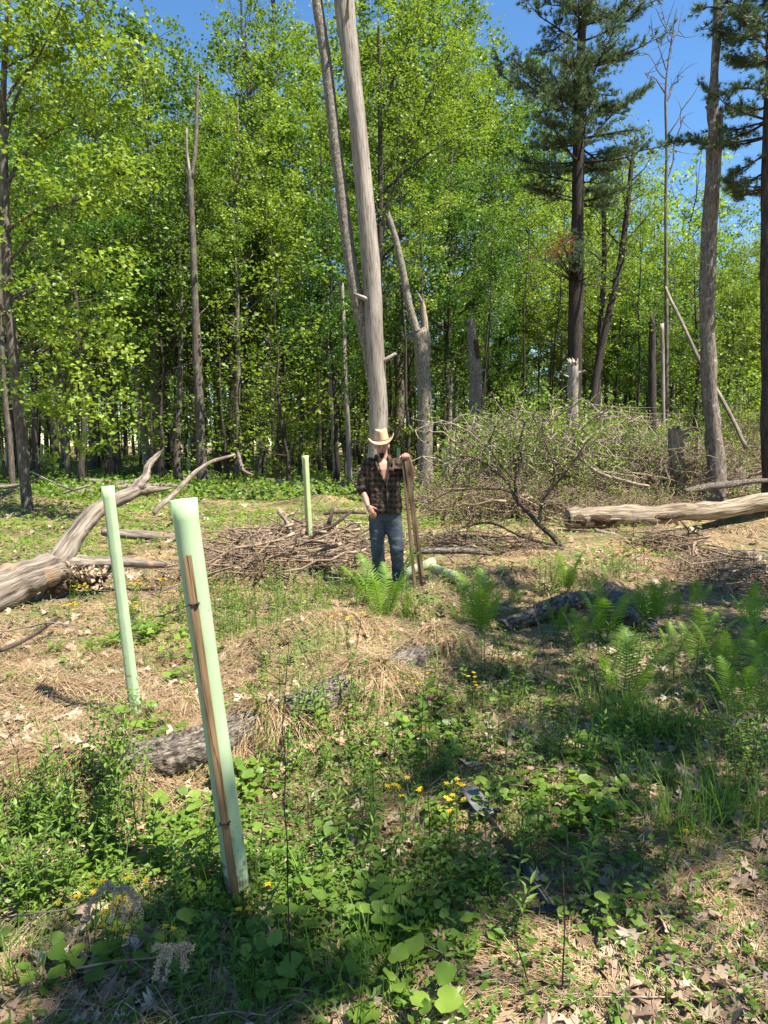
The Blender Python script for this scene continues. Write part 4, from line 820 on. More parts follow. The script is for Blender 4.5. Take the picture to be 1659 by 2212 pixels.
def person():
    g = GH(830, 1272); MZ = float(g[2]); root = thing('person', tuple(g), 'man in tan cowboy hat, dark plaid shirt and jeans, one hand on wooden stakes', 'person')
    skin = plain('skin', (.50, .27, .19), .5, .35, 0, (.40, .19, .13), 9)
    b = MB()
    # torso, neck
    loftz(b, [(.01, 0, .86, .13, .10), (.01, 0, .93, .165, .115), (.01, 0, 1.03, .16, .115), (.0, 0, 1.15, .155, .11), (-.005, 0, 1.28, .175, .115), (-.01, 0, 1.38, .185, .11), (-.015, .005, 1.45, .15, .085), (-.02, .01, 1.49, .075, .065), (-.022, .005, 1.53, .06, .062), (-.024, -.005, 1.60, .058, .062)])
    # head: skull, jaw, nose, brow, cheeks, ears
    hx, hy = -.026, -.012
    sph(b, (hx, hy + .01, 1.655), (.074, .092, .098)); sph(b, (hx, hy - .018, 1.60), (.058, .068, .068)); sph(b, (hx, hy - .052, 1.565), (.032, .032, .028))
    cap(b, [(hx, hy - .088, 1.662), (hx, hy - .102, 1.628), (hx, hy - .098, 1.618)], [.009, .013, .012], 10); sph(b, (hx, hy - .070, 1.678), (.048, .018, .010))
    for s_ in (-1, 1): sph(b, (hx + s_ * .033, hy - .062, 1.615), (.022, .022, .020)); sph(b, (hx + s_ * .076, hy + .012, 1.635), (.010, .020, .031))
    # legs and feet
    for s_, kx, ax_, ky in ((-1, -.075, -.055, -.03), (1, .14, .165, -.05)):
        cap(b, [(s_ * .085 + .01, 0, .88), ((s_ * .085 + kx) / 2 + .0, -.01, .68), (kx, ky, .49), (ax_ * .9 + kx * .1, .01, .30), (ax_, .02, .09)], [.095, .078, .058, .052, .038], 16)
        cap(b, [(ax_, .04, .05), (ax_ + s_ * .02, -.05, .045), (ax_ + s_ * .04, -.14, .035)], [.04, .042, .032], 12)
    # right arm (viewer's left): hangs, forearm forward
    S1 = np.array([-.185, 0, 1.43]); E1 = np.array([-.245, -.0, 1.155]); W1 = np.array([-.185, -.13, .975])
    cap(b, [S1, (S1 + E1) / 2 + [-.01, .01, 0], E1, (E1 * .6 + W1 * .4), W1], [.058, .05, .042, .040, .027], 14)
    # left arm (viewer's right): elbow out, hand on top of the stakes
    S2 = np.array([.165, 0, 1.43]); E2 = np.array([.325, .02, 1.27]); W2 = np.array([.272, -.12, 1.485])
    cap(b, [S2, (S2 + E2) / 2, E2, (E2 * .6 + W2 * .4), W2], [.058, .05, .043, .041, .028], 14)
    def fing(p, r): cap(b, p, r, 8)
    # right hand: relaxed, palm towards the thigh, fingers pointing down and right
    d = nrm(np.array([.48, -.10, -.80])); sidev = nrm(np.array([-.80, -.2, -.45])); nv = nrm(np.cross(d, sidev)); pal = W1 + d * .05
    cap(b, [W1, W1 + d * .045, W1 + d * .085], [.026, .036, .036], 12, ell=.55); 
    for k, (o_, L_) in enumerate(((-.030, .068), (-.010, .078), (.010, .074), (.029, .058))):
        p0 = W1 + d * .088 + sidev * o_; b0 = nv * (.012 + .004 * k)
        fing([p0, p0 + d * L_ * .45 + b0 * .3, p0 + d * L_ * .78 + b0 * 1.3, p0 + d * L_ + b0 * 2.6], [.0105, .0098, .009, .0078])
    t0 = W1 + d * .03 - sidev * .026; fing([t0, t0 + nrm(np.array([.75, -.3, -.25])) * .035, t0 + nrm(np.array([.85, -.3, -.30])) * .068], [.014, .0115, .009])
    # left hand: closed over the stake tops
    hc = np.array([.235, -.165, 1.532]); cap(b, [W2, (W2 + hc) / 2 + [0, 0, .018], hc], [.027, .035, .036], 12)
    for k in range(4):
        o_ = np.array([-.034 + .023 * k, -.02, 0.004 * (1.5 - abs(k - 1.5))]); p0 = hc + o_ + [0, -.012, .008]; ln = (.9, 1.05, 1.0, .85)[k]
        fing([p0, p0 + np.array([0, -.026, .0]) * ln, p0 + np.array([0, -.040, -.022]) * ln, p0 + np.array([0, -.030, -.048]) * ln], [.0115, .011, .0098, .0085])
    fing([hc + [-.03, .0, -.002], hc + [-.058, -.012, -.012], hc + [-.062, -.03, -.034]], [.0135, .0115, .0095])
    me = remesh(b, .0055, 3); me.materials.append(skin); link('body', me, root)
    # eyes, smile
    e = MB()
    for s_ in (-1, 1): sph(e, (hx + s_ * .028, hy - .077, 1.657), (.011, .008, .006), 10)
    e.build('eyes', plain('eye', (.05, .035, .03), .2, .5), root)
    m = MB(); m.sweep([(hx - .026, hy - .080, 1.588), (hx - .012, hy - .091, 1.581), (hx, hy - .094, 1.579), (hx + .012, hy - .091, 1.581), (hx + .026, hy - .080, 1.588)], [.002, .004, .005, .004, .002], 8); m.build('lips', plain('lips', (.30, .13, .10), .5), root)
    # goatee
    m = MB(); sph(m, (hx, hy - .064, 1.545), (.032, .030, .026)); sph(m, (hx, hy - .062, 1.528), (.026, .026, .028)); 
    me = remesh(m, .0045, 1, .003, 90); me.materials.append(plain('dark_beard', (.03, .018, .012), .8, .2)); link('beard', me, root)
    m = MB(); sph(m, (hx, hy + .028, 1.66), (.080, .088, .072)); me = m.mesh('hair', plain('short_hair', (.06, .035, .02), .8, .2)); link('hair', me, root)
    # shirt
    s = MB()
    loftz(s, [(.01, -.005, .885, .195, .145), (.01, -.005, .95, .198, .148), (.005, -.002, 1.05, .19, .14), (.0, 0, 1.16, .186, .135), (-.005, 0, 1.28, .195, .135), (-.01, 0, 1.38, .202, .128), (-.013, .005, 1.44, .175, .105), (-.018, .01, 1.485, .11, .085), (-.02, .015, 1.515, .078, .075)])
    cap(s, [S1 + [.02, 0, .01], (S1 + E1) / 2 + [-.012, .0, 0], E1 + [-.004, 0, .02], E1 + [.002, -.008, -.012]], [.074, .072, .069, .071], 18)
    cap(s, [S2 + [-.02, 0, .01], (S2 + E2) / 2 + [0, 0, .0], S2 * .35 + E2 * .65], [.074, .072, .070], 18)
    me = remesh(s, .0075, 3, .009, 10, 3)
    import bmesh
    bm = bmesh.new(); bm.from_mesh(me); dead = []
    for f in bm.faces:
        c = f.calc_center_median()
        wv = .070 * max(0, min(1, (c.z - 1.20) / .27)) + .004; xc = .018 - .03 * (c.z - 1.2)
        if (c.y < -.01 and c.z > 1.20 and abs(c.x - xc) < wv) or (c.z > 1.485 and abs(c.x + .02) < .085) or (c.z < .893 and abs(f.normal.z) > .6): dead.append(f)
    bmesh.ops.delete(bm, geom=dead, context='FACES'); bm.to_mesh(me); bm.free()
    m_, n, l, out = mat('plaid_cloth'); tc = n.new('ShaderNodeTexCoord'); sp_ = n.new('ShaderNodeSeparateXYZ'); l.new(tc.outputs['Object'], sp_.inputs[0])
    def stripe(o, fr, wd, ph=0): return math_(n, l, 'LESS_THAN', math_(n, l, 'FRACT', math_(n, l, 'ADD', math_(n, l, 'MULTIPLY', o, fr), 10 + ph), 0), wd)
    sx1 = math_(n, l, 'ADD', stripe(sp_.outputs[0], 17, .45), stripe(sp_.outputs[2], 17, .45)); r = ramp(n, [(0, (.080, .056, .040)), (.5, (.052, .036, .026)), (1, (.030, .020, .015))]); l.new(math_(n, l, 'MULTIPLY', sx1, .5), r.inputs[0])
    li = math_(n, l, 'MAXIMUM', stripe(sp_.outputs[0], 17, .10, .25), stripe(sp_.outputs[2], 17, .10, .25)); mx = n.new('ShaderNodeMix'); mx.data_type = 'RGBA'
    l.new(math_(n, l, 'MULTIPLY', li, .16), mx.inputs[0]); l.new(r.outputs[0], mx.inputs[6]); mx.inputs[7].default_value = (.26, .20, .15, 1)
    nz = n.new('ShaderNodeTexNoise'); nz.inputs['Scale'].default_value = 14; nz.inputs['Detail'].default_value = 5; nz.inputs['Distortion'].default_value = 1.2; l.new(tc.outputs['Object'], nz.inputs[0])
    p = n.new('ShaderNodeBsdfPrincipled'); p.inputs['Roughness'].default_value = .85; p.inputs['Specular IOR Level'].default_value = .2; rm = ramp(n, [(.38, (.45, .45, .45)), (.62, (1.5, 1.4, 1.25))]); nm = n.new('ShaderNodeTexNoise'); nm.inputs['Scale'].default_value = 22; nm.inputs['Detail'].default_value = 4; l.new(tc.outputs['Object'], nm.inputs[0]); l.new(nm.outputs[0], rm.inputs[0]); m2_ = n.new('ShaderNodeMix'); m2_.data_type = 'RGBA'; m2_.blend_type = 'MULTIPLY'; m2_.inputs[0].default_value = 1; l.new(mx.outputs[2], m2_.inputs[6]); l.new(rm.outputs[0], m2_.inputs[7]); l.new(m2_.outputs[2], p.inputs['Base Color'])
    bp = n.new('ShaderNodeBump'); bp.inputs['Strength'].default_value = .8; bp.inputs['Distance'].default_value = .02; l.new(nz.outputs[0], bp.inputs['Height']); l.new(bp.outputs[0], p.inputs['Normal']); l.new(p.outputs[0], out.inputs[0])
    M_SH = m_; me.materials.append(M_SH); shirt = link('shirt', me, root)
    def patchq(nm, quad, nm_mat, th=.006, par=shirt):
        mm = MB(); mm.add(np.array(quad), np.array([[0, 1, 2, 3]])); o = mm.build(nm, nm_mat, par); q = o.modifiers.new('t', 'SOLIDIFY'); q.thickness = th; q.offset = 0; return o
    patchq('pocket', [(.055, -.150, 1.30), (.145, -.140, 1.30), (.145, -.142, 1.385), (.055, -.150, 1.385)], M_SH); patchq('pocket_flap', [(.05, -.157, 1.345), (.15, -.146, 1.352), (.15, -.143, 1.39), (.05, -.152, 1.39)], M_SH)
    mm = MB(); mm.sweep([(.036, -.155, .90), (.034, -.155, 1.02), (.028, -.152, 1.14), (.024, -.148, 1.22), (.055, -.140, 1.34), (.062, -.118, 1.43), (.055, -.06, 1.50)], [.006, .007, .007, .007, .008, .010, .012], 8, ell=2.0); mm.build('placket', M_SH, shirt)
    mm = MB(); mm.sweep([(.01, -.146, 1.22), (-.045, -.142, 1.34), (-.090, -.120, 1.43), (-.092, -.06, 1.50)], [.006, .008, .010, .012], 8, ell=2.0); mm.build('placket', M_SH, shirt)
    for s_, a_, b_ in ((-1, (-.092, -.055, 1.515), (-.125, -.105, 1.425)), (1, (.055, -.055, 1.515), (.095, -.108, 1.43))):
        mm = MB(); mm.sweep([(-.02, .085, 1.53), (a_[0] + s_ * .0, .02, 1.53), a_, b_], [.012, .014, .016, .006], 8, ell=1.6); mm.build('collar', M_SH, shirt)
    mm = MB(); mm.sweep([E1 + [-.002, -.002, .03], E1 + [.004, -.012, -.018]], [.076, .078], 20, .03, np.random.default_rng(2)); mm.build('cuff', M_SH, shirt)
    # jeans
    j = MB(); loftz(j, [(.01, 0, .80, .165, .115), (.01, 0, .86, .175, .125), (.01, 0, .925, .17, .12)])
    for s_, kx, ax_, ky in ((-1, -.075, -.055, -.03), (1, .14, .165, -.05)):
        cap(j, [(s_ * .083 + .01, 0, .84), ((s_ * .085 + kx) / 2, -.01, .68), (kx, ky, .49), (ax_ * .6 + kx * .4, .0, .28), (ax_, .015, .10)], [.105, .095, .078, .071, .070], 20)
    me = remesh(j, .0075, 3, .009, 9, 8); me.materials.append(plain('worn_denim', (.030, .040, .052), .85, .15, 0, (.095, .112, .13), 7)); link('jeans', me, root)
    mm = MB(); loftz(mm, [(.01, 0, .905, .176, .126), (.01, 0, .94, .176, .126)]); mm.build('belt', plain('belt', (.05, .03, .02), .5), root)
    for s_, ax_ in ((-1, -.055), (1, .165)):
        mm = MB(); cap(mm, [(ax_, .045, .10), (ax_, .045, .05)], [.055, .052], 14); cap(mm, [(ax_, .04, .05), (ax_ + s_ * .02, -.06, .048), (ax_ + s_ * .04, -.15, .04)], [.05, .052, .042], 14)
        me = remesh(mm, .008, 2); me.materials.append(plain('boot_leather', (.10, .06, .035), .6)); link('boot', me, root)
    # cowboy hat
    M_HAT = plain('tan_suede', (.38, .25, .15), .85, .15, 0, (.48, .34, .21), 12)
    hat = MB(); K = 40; V = []; F = []; rr = [.084, .105, .125, .145, .162, .172]
    for i, q in enumerate(rr):
        for k in range(K):
            a = 2 * math.pi * k / K; c, s_ = math.cos(a), math.sin(a); ex = q * (1.06 if abs(c) > 0 else 1)
            x = (q * c) * (1.02 if i else 1); y = q * s_ * 1.05; up = .058 * (abs(c) ** 2.6) * ((q - .084) / .088) ** 1.4 * (1.25 if c > 0 else .75); dn = -.030 * (abs(s_) ** 2) * ((q - .084) / .088)
            V.append((x * (1 - .12 * (up / .06)), y, up + dn))
    for i in range(len(rr) - 1):
        for k in range(K): F.append([i * K + k, i * K + (k + 1) % K, (i + 1) * K + (k + 1) % K, (i + 1) * K + k])
    hat.add(np.array(V), np.array(F)); Rm = Matrix.Rotation(R(-7), 4, 'Y') @ Matrix.Rotation(R(7), 4, 'X'); Tm = Matrix.Translation((hx, hy + .012, 1.700)) @ Rm @ Matrix.Scale(.95, 4)
    ho = hat.build('hat', M_HAT, root); ho.data.transform(Tm); q = ho.modifiers.new('t', 'SOLIDIFY'); q.thickness = .0045
    cr = MB(); V = []; F = []; prof = [(0, .084), (.03, .083), (.06, .079), (.09, .074), (.112, .070), (.124, .060), (.122, .040), (.112, .018)]
    for i, (z, q) in enumerate(prof):
        for k in range(K):
            a = 2 * math.pi * k / K; c, s_ = math.cos(a), math.sin(a); pin = 1 - .22 * (z / .12) * math.exp(-((abs(c) - .62) / .25) ** 2) * (1 if s_ < 0 else .3); tp = .020 * (z / .12) * abs(c) ** 1.5 if i < 6 else .014 * abs(c) - .014
            V.append((q * c * pin, q * s_ * 1.12 * pin, z + tp))
    for i in range(len(prof) - 1):
        for k in range(K): F.append([i * K + k, i * K + (k + 1) % K, (i + 1) * K + (k + 1) % K, (i + 1) * K + k])
    c0 = (len(prof) - 1) * K; V.append((0, 0, .100)); cr.add(np.array(V), [np.array(F), np.array([[c0 + k, c0 + (k + 1) % K, len(V) - 1] for k in range(K)])])
    co = cr.build('hat_crown', M_HAT, ho); co.data.transform(Tm)
    bd = MB(); bd.sweep([(.0855 * math.cos(a), .0855 * 1.10 * math.sin(a), .010) for a in np.linspace(0, 2 * math.pi, 41)], .0045, 6, caps=False, ell=1.8); bo = bd.build('hat_band', plain('hat_band', (.22, .11, .05), .6), ho); bo.data.transform(Tm)
    # wooden stakes held in the hand
    o = np.array(g); tops = [(.208, -.185, 1.505), (.232, -.205, 1.515), (.253, -.185, 1.515)]; bots = [(.345, -.62, -.06), (.425, -.60, -.06), (.452, -.63, -.06)]
    labs = ['leftmost of the three brown wooden stakes under the man\'s hand, set apart at its foot', 'middle brown wooden stake under the man\'s hand', 'rightmost of the three wooden stakes under the man\'s hand, with a sunlit edge']
    for tp_, bt, lb in zip(tops, bots, labs):
        tp_, bt = np.array(tp_), np.array(bt); T = nrm(tp_ - bt); L = np.linalg.norm(tp_ - bt); X = nrm(np.cross(T, [0, 1., 0])); Y_ = np.cross(T, X); st = MB()
        if X[0] < 0: X = -X
        box(st, (tp_ + bt) / 2 - bt, X * .017, Y_ * .013, T * L / 2); so = st.build('wooden_stake', M_STAKED); so.location = o + bt; tag(so, lb, 'stake', 'wooden stakes held by the man')
person()
SHADE = [('S', 7.5, -1.6, 14), ('S', 9.8, 1.6, 15), ('S', 4.3, -4.2, 14), ('S', 11.8, 3.8, 15), ('S', 6.3, .9, 12), ('S', 7.6, 3.6, 14), ('S', 5.4, -2.6, 15)]
# ---------------------------------------------------------------- where what grows
ZGR = [(380, 1365, 230, 55, 1.0), (200, 1360, 120, 40, .4), (700, 1290, 160, 70, .8), (560, 1330, 120, 50, .5), (950, 1290, 220, 45, .9), (1050, 1600, 330, 130, 1.0), (1330, 1500, 330, 130, .9), (1520, 1760, 170, 130, 1.0),
       (420, 1860, 230, 110, 1.0), (90, 1880, 200, 130, 1.0), (800, 1950, 330, 200, .8), (1000, 1800, 300, 150, .5), (650, 2150, 260, 90, .6), (250, 1080, 450, 55, 2.2), (620, 1085, 300, 55, 2.2), (950, 1110, 140, 60, 1.2), (120, 1180, 180, 45, 1.6), (1620, 1010, 150, 60, .9), (120, 1200, 170, 40, .9), (480, 1125, 300, 30, 1.6), (640, 1340, 200, 60, .5), (1000, 1330, 200, 50, .5), (1400, 1400, 250, 60, .5), (1300, 1230, 90, 40, .7), (1250, 1450, 250, 60, .6)]
ZST = [(120, 1470, 320, 90, 1.0), (420, 1540, 260, 90, 1.0), (700, 1400, 230, 70, 1.2), (910, 1340, 130, 50, 1.0), (150, 1680, 240, 90, 1.0), (1200, 1190, 460, 70, 1.0), (1450, 1260, 300, 50, .8), (580, 1270, 200, 60, .9), (650, 1170, 280, 40, .8), (1450, 2020, 330, 200, .9), (1000, 2150, 350, 90, .6),
       (40, 1110, 140, 50, .6), (930, 1170, 200, 60, .8), (850, 1440, 200, 50, .7), (300, 2150, 300, 60, .5), (720, 1740, 260, 60, .5), (560, 1720, 130, 60, .4), (1200, 1290, 300, 30, .6)]
def zone(Z, X, Y, base, o):
    px, py = PXA(np.stack([X, Y, np.zeros_like(X)], -1)); v = np.full(len(X), base)
    for a, b, rx, ry, k in Z: v += k * np.exp(-(((px - a) / rx) ** 2 + ((py - b) / ry) ** 2))
    n = vnoise(X, Y, .45, o) * .6 + vnoise(X, Y, .16, o + 1) * .4
    return np.clip(v * (.25 + 1.5 * np.clip((n - .3) * 2.2, 0, 1)), 0, 1.3)
def sample(rng, n, lo=1000, hi=2330, near=.75, far=60, z=0.0, dens_fn=None, xl=-260, xr=1920):
    px = rng.uniform(xl, xr, n); py = lo + (hi - lo) * rng.random(n) ** near
    d0 = (px - 829.5) / FOC; dy = -(py - 1106) / FOC; cp, sp = math.cos(PITCH), math.sin(PITCH)
    dz = -sp + dy * cp; t = -CAM_H / np.minimum(dz, -1e-3); X = d0 * t; Y = (cp + dy * sp) * t
    X += rng.normal(0, .05, n); ok = (Y < far) & (Y > .45)
    if dens_fn is not None: ok &= rng.random(n) < dens_fn(X, Y)
    X, Y = X[ok], Y[ok]; return X, Y, H(X, Y)
grow = lambda Y, a=5.0: np.maximum(1.0, Y / a)

def clear(X, Y):          # the spade lies free of the thickest growth
    a, b = G(1195, 2000), G(1015, 1740); d = b[:2] - a[:2]; L2 = d @ d
    t = np.clip(((X - a[0]) * d[0] + (Y - a[1]) * d[1]) / L2, -.1, 1.05)
    return (np.hypot(X - a[0] - t * d[0], Y - a[1] - t * d[1] + .03) > .075).astype(float)
def dry_grass():
    rng = np.random.default_rng(101); mb = MB()
    X, Y, Z = sample(rng, 260000, lo=1010, dens_fn=lambda x, y: .22 + zone(ZST, x, y, .2, 5))
    n = len(X); a = vnoise(X, Y, .55, 9) * 9 + rng.normal(0, .95, n); g = grow(Y)
    D = np.stack([np.cos(a), np.sin(a), rng.uniform(-.02, .42, n)], -1); L = rng.uniform(.04, .24, n) * np.minimum(g, 2.2)
    mb.blades(np.stack([X, Y, Z + .004 + rng.uniform(0, .035, n) * zone(ZST, X, Y, .2, 5)], -1), D, L, .0032 * g * rng.uniform(.7, 1.3, n), rng.uniform(.1, .55, n), np.clip(vnoise(X, Y, .35, 12) * .5 + rng.uniform(-.1, .6, n), 0, 1))
    print('straw', n); o = mb.build('dry_grass', M_STRAW, smooth=False); tag(o, 'matted tan dry grass lying over the ground and low mounds', 'dry grass', kind='stuff')
dry_grass()
def straw_drapes():
    """tufts of dead grass hanging over mounds and logs"""
    rng = np.random.default_rng(102); mb = MB()
    spots = [(560, 1430, .35, 500), (640, 1390, .35, 600), (740, 1370, .3, 600), (860, 1330, .2, 300), (930, 1300, .35, 500), (980, 1330, .2, 300), (120, 1480, .3, 500), (60, 1690, .35, 700), (180, 1720, .3, 700), (230, 1700, .2, 400), (560, 1565, .28, 800), (510, 1590, .2, 600), (610, 1545, .2, 600), (770, 1480, .34, 700), (740, 1500, .2, 600), (830, 1445, .35, 500), (760, 1440, .4, 500), (560, 1530, .25, 400), (950, 1385, .3, 300), (480, 1600, .15, 300), (950, 1415, .3, 300), (200, 1720, .35, 900), (1345, 1285, .22, 500), (1270, 1255, .5, 500), (1100, 1255, .4, 400), (1600, 1150, .8, 900), (1500, 1240, .6, 700), (1400, 1180, .6, 600), (1050, 1180, .5, 600), (1150, 1200, .5, 500), (400, 1530, .4, 300), (500, 1270, .5, 600), (640, 1230, .6, 700), (1010, 1130, .6, 500)]
    for px, py, r, n in spots:
        g = GH(px, py); n = int(n * 1.2); q = rng.normal(0, 1, (n, 2)) * r * .5; X = g[0] + q[:, 0]; Y = g[1] + q[:, 1] * .7
        top = .06 * np.exp(-(q ** 2).sum(1) / (r * r * .3)); a = np.where(rng.random(n) < .45, np.arctan2(q[:, 1], q[:, 0]), vnoise(X, Y, .5, 9) * 9) + rng.normal(0, .7, n)
        D = np.stack([np.cos(a), np.sin(a), rng.uniform(.0, .42, n)], -1); gr = max(1, g[1] / 5)
        mb.blades(np.stack([X, Y, H(X, Y) + top], -1), D, rng.uniform(.15, .38, n) * gr ** .4, .0034 * gr * rng.uniform(.7, 1.3, n), rng.uniform(.5, 1.0, n), np.clip(rng.uniform(0, 1, n), 0, 1), K=4)
    o = mb.build('dry_grass_tufts', M_STRAW, smooth=False); tag(o, 'tufts of dead tan grass hanging over the mounds and logs', 'dry grass', kind='stuff')
straw_drapes()
def green_grass():
    rng = np.random.default_rng(103); mb = MB()
    X, Y, Z = sample(rng, 60000, lo=1000, dens_fn=lambda x, y: clear(x, y) * (.03 + .4 * zone(ZGR, x, y, .05, 20)))
    n = len(X); D = np.stack([rng.normal(0, .3, n), rng.normal(0, .3, n), np.ones(n)], -1); g = grow(Y, 6)
    mb.blades(np.stack([X, Y, Z - .005], -1), D, rng.uniform(.05, .17, n) * np.minimum(g, 2), .0035 * g, rng.uniform(0, .4, n), np.clip(vnoise(X, Y, .6, 3) * .5 + rng.uniform(0, .5, n), 0, 1))
    # taller tufts
    tufts = [(1360, 1560, 70, .30), (1320, 1590, 60, .28), (1400, 1600, 70, .3), (1430, 1570, 50, .3), (1480, 1820, 90, .32), (1540, 1770, 70, .3), (1430, 1790, 60, .28), (1500, 1600, 50, .3), (1600, 1600, 50, .28), (1370, 1690, 50, .26), (1560, 1700, 60, .3), (1100, 1530, 40, .2), (830, 2120, 60, .3), (760, 2180, 60, .26), (500, 1950, 60, .22), (540, 1930, 50, .25), (985, 1045, 120, .3), (100, 1050, 200, .25), (1640, 1090, 120, .3), (20, 2150, 60, .25), (1250, 1640, 60, .3), (1290, 1530, 50, .28), (1610, 1780, 70, .3), (1180, 1500, 40, .22), (640, 1950, 40, .25), (300, 1760, 40, .2)]
    for px, py, m, L in tufts:
        g = GH(px, py); q = rng.normal(0, .07 * max(1, g[1] / 5), (m, 2)); X = g[0] + q[:, 0]; Y = g[1] + q[:, 1]
        D = np.stack([q[:, 0] * 3 + rng.normal(0, .25, m), q[:, 1] * 3 + rng.normal(0, .25, m), np.full(m, 1.)], -1)
        mb.blades(np.stack([X, Y, H(X, Y)], -1), D, L * rng.uniform(.6, 1.25, m), .006 * rng.uniform(.6, 1.2, m) * max(1, g[1] / 6), rng.uniform(.15, .65, m), rng.uniform(.3, 1, m), K=5)
    o = mb.build('green_grass', M_GRASS, smooth=False); tag(o, 'green grass blades growing up through the litter', 'grass', kind='stuff')
green_grass()
def ground_cover():
    rng = np.random.default_rng(104); mb = MB()
    X, Y, Z = sample(rng, 46000, lo=1002, far=48, dens_fn=lambda x, y: clear(x, y) * (.02 + (.17 + .9 * np.clip((y - 7) / 6, 0, 1)) * zone(ZGR, x, y, .06, 20))); n = len(X); k = 7
    g = np.repeat(np.minimum(grow(Y, 5), 5), k); C = np.repeat(np.stack([X, Y, Z], -1), k, 0); N = n * k
    C += rng.normal(0, 1, (N, 3)) * np.array([.045, .045, 0]) * g[:, None]; C[:, 2] += rng.uniform(.01, .10, N) * g ** .6 * np.repeat(np.clip(vnoise(X, Y, .5, 33) * 1.8, .3, 1.6), k)
    a = rng.uniform(0, 6.3, N); D = np.stack([np.cos(a), np.sin(a), rng.uniform(-.4, .5, N)], -1); U = rng.normal(0, .35, (N, 3)); U[:, 2] += 1
    L = rng.uniform(.018, .045, N) * g; rn = np.clip(np.repeat(vnoise(X, Y, .8, 7), k) * .6 + rng.uniform(0, .4, N), 0, 1); w_ = rng.uniform(.3, .75, N)
    mb.stamp(KITE[0], KITE[1], C, D, U, L * w_, L, np.clip(rn + .25 * (C[:, 1] > 8), 0, 1)); print('cover', N)
    # far meadow and wood floor
    X = rng.uniform(-.62, .62, 60000); Y = 20 + 65 * rng.random(60000); X = X * Y; ok = vnoise(X, Y, 3, 8) * .5 + vnoise(X, Y, 1.1, 4) * .5 > .42; X, Y = X[ok], Y[ok]; n = len(X)
    C = np.stack([X, Y, H(X, Y) + rng.uniform(.03, .3, n)], -1); D = rdir(rng, n); U = rng.normal(0, .4, (n, 3)); U[:, 2] += 1
    mb.stamp(KITE[0], KITE[1], C, D, U, .13, .17, rng.random(n))
    o = mb.build('ground_cover', M_HERB, smooth=False); tag(o, 'low green seedlings and small leafy plants carpeting the ground', 'ground cover', kind='stuff')
ground_cover()
# dead oak leaves
half = [(.05, .06), (.20, .14), (.10, .24), (.40, .34), (.22, .44), (.48, .58), (.24, .66), (.34, .82), (.12, .84)]
OAK_V = [(0, 0, 0)] + [(x, y, .10 * (x * 2) ** 2) for x, y in half] + [(0, 1, -.05)] + [(-x, y, .10 * (x * 2) ** 2) for x, y in half[::-1]] + [(0, .25, 0), (0, .5, .02), (0, .75, 0)]
def oak_faces():
    nn = len(half) * 2 + 2; F = []
    cen = lambda y: nn if y < .38 else (nn + 1 if y < .63 else nn + 2)
    for i in range(nn):
        j = (i + 1) % nn; a = OAK_V[i][1]; b = OAK_V[j][1]; F.append((i, j, cen((a + b) / 2)))
    L = len(half); 
    F += [(4, nn + 1, nn), (nn - 4, nn, nn + 1), (6, nn + 2, nn + 1), (nn - 6, nn + 1, nn + 2)]
    return F
OAK_F = oak_faces()
def leaf_litter():
    rng = np.random.default_rng(105); mb = MB()
    X, Y, Z = sample(rng, 16000, lo=1030, far=40, dens_fn=lambda x, y: .25 + .5 * (vnoise(x, y, .5, 40) > .55)); n = len(X)
    for kk in range(3):
        s_ = slice(kk, n, 3); m = len(X[s_]); tv = [(x * (1 - .25 * kk), y, z * (1.5 - kk) * 1.6 + (.18 * math.sin(y * 5 + kk * 2) + .12 * x * (kk - 1))) for x, y, z in OAK_V]
        a = rng.uniform(0, 6.3, m); D = np.stack([np.cos(a), np.sin(a), rng.normal(0, .18, m)], -1); U = rng.normal(0, .28, (m, 3)); U[:, 2] += rng.choice([-1, 1], m, p=[.35, .65])
        L = rng.uniform(.05, .125, m) * np.minimum(grow(Y[s_], 6), 2.5)
        mb.stamp(tv, OAK_F, np.stack([X[s_], Y[s_], Z[s_] + rng.uniform(.008, .03, m)], -1), D, U, L, L, rng.beta(1.6, 1.6, m))
    X, Y, Z = sample(rng, 60000, lo=1120, far=14); n = len(X); C = np.stack([X, Y, Z + rng.uniform(.003, .02, n)], -1); a = rng.uniform(0, 6.3, n); D = np.stack([np.cos(a), np.sin(a), rng.normal(0, .3, n)], -1); U = rng.normal(0, .4, (n, 3)); U[:, 2] += 1
    L = rng.uniform(.008, .035, n) * grow(Y, 5); mb.stamp(KITE[0], KITE[1], C, D, U, L * rng.uniform(.2, .8, n), L, rng.uniform(0, .8, n))
    o = mb.build('leaf_litter', M_LITTER, smooth=False); tag(o, 'curled brown and grey dead oak leaves strewn over the ground', 'leaf litter', kind='stuff')
leaf_litter()
def twig_litter():
    rng = np.random.default_rng(106); mb = MB(); X, Y, Z = sample(rng, 5200, lo=1010, far=45); n = len(X); g = grow(Y, 5)
    a = rng.uniform(0, 6.3, n); d = np.stack([np.cos(a), np.sin(a), rng.normal(0, .12, n)], -1) * (rng.uniform(.06, .35, n) * g)[:, None]; b = np.stack([X, Y, Z + .015], -1); e = b + d
    mb.tubes(bez(b, (b + e) / 2 + rng.normal(0, .03, (n, 3)) * g[:, None], e, 4), np.outer(.0022 * g * rng.uniform(.5, 1.5, n), [1, .9, .7, .4]), 4); o = mb.build('twig_litter', M_TWIG); tag(o, 'small fallen twigs scattered over the ground', 'twigs', kind='stuff')
twig_litter()
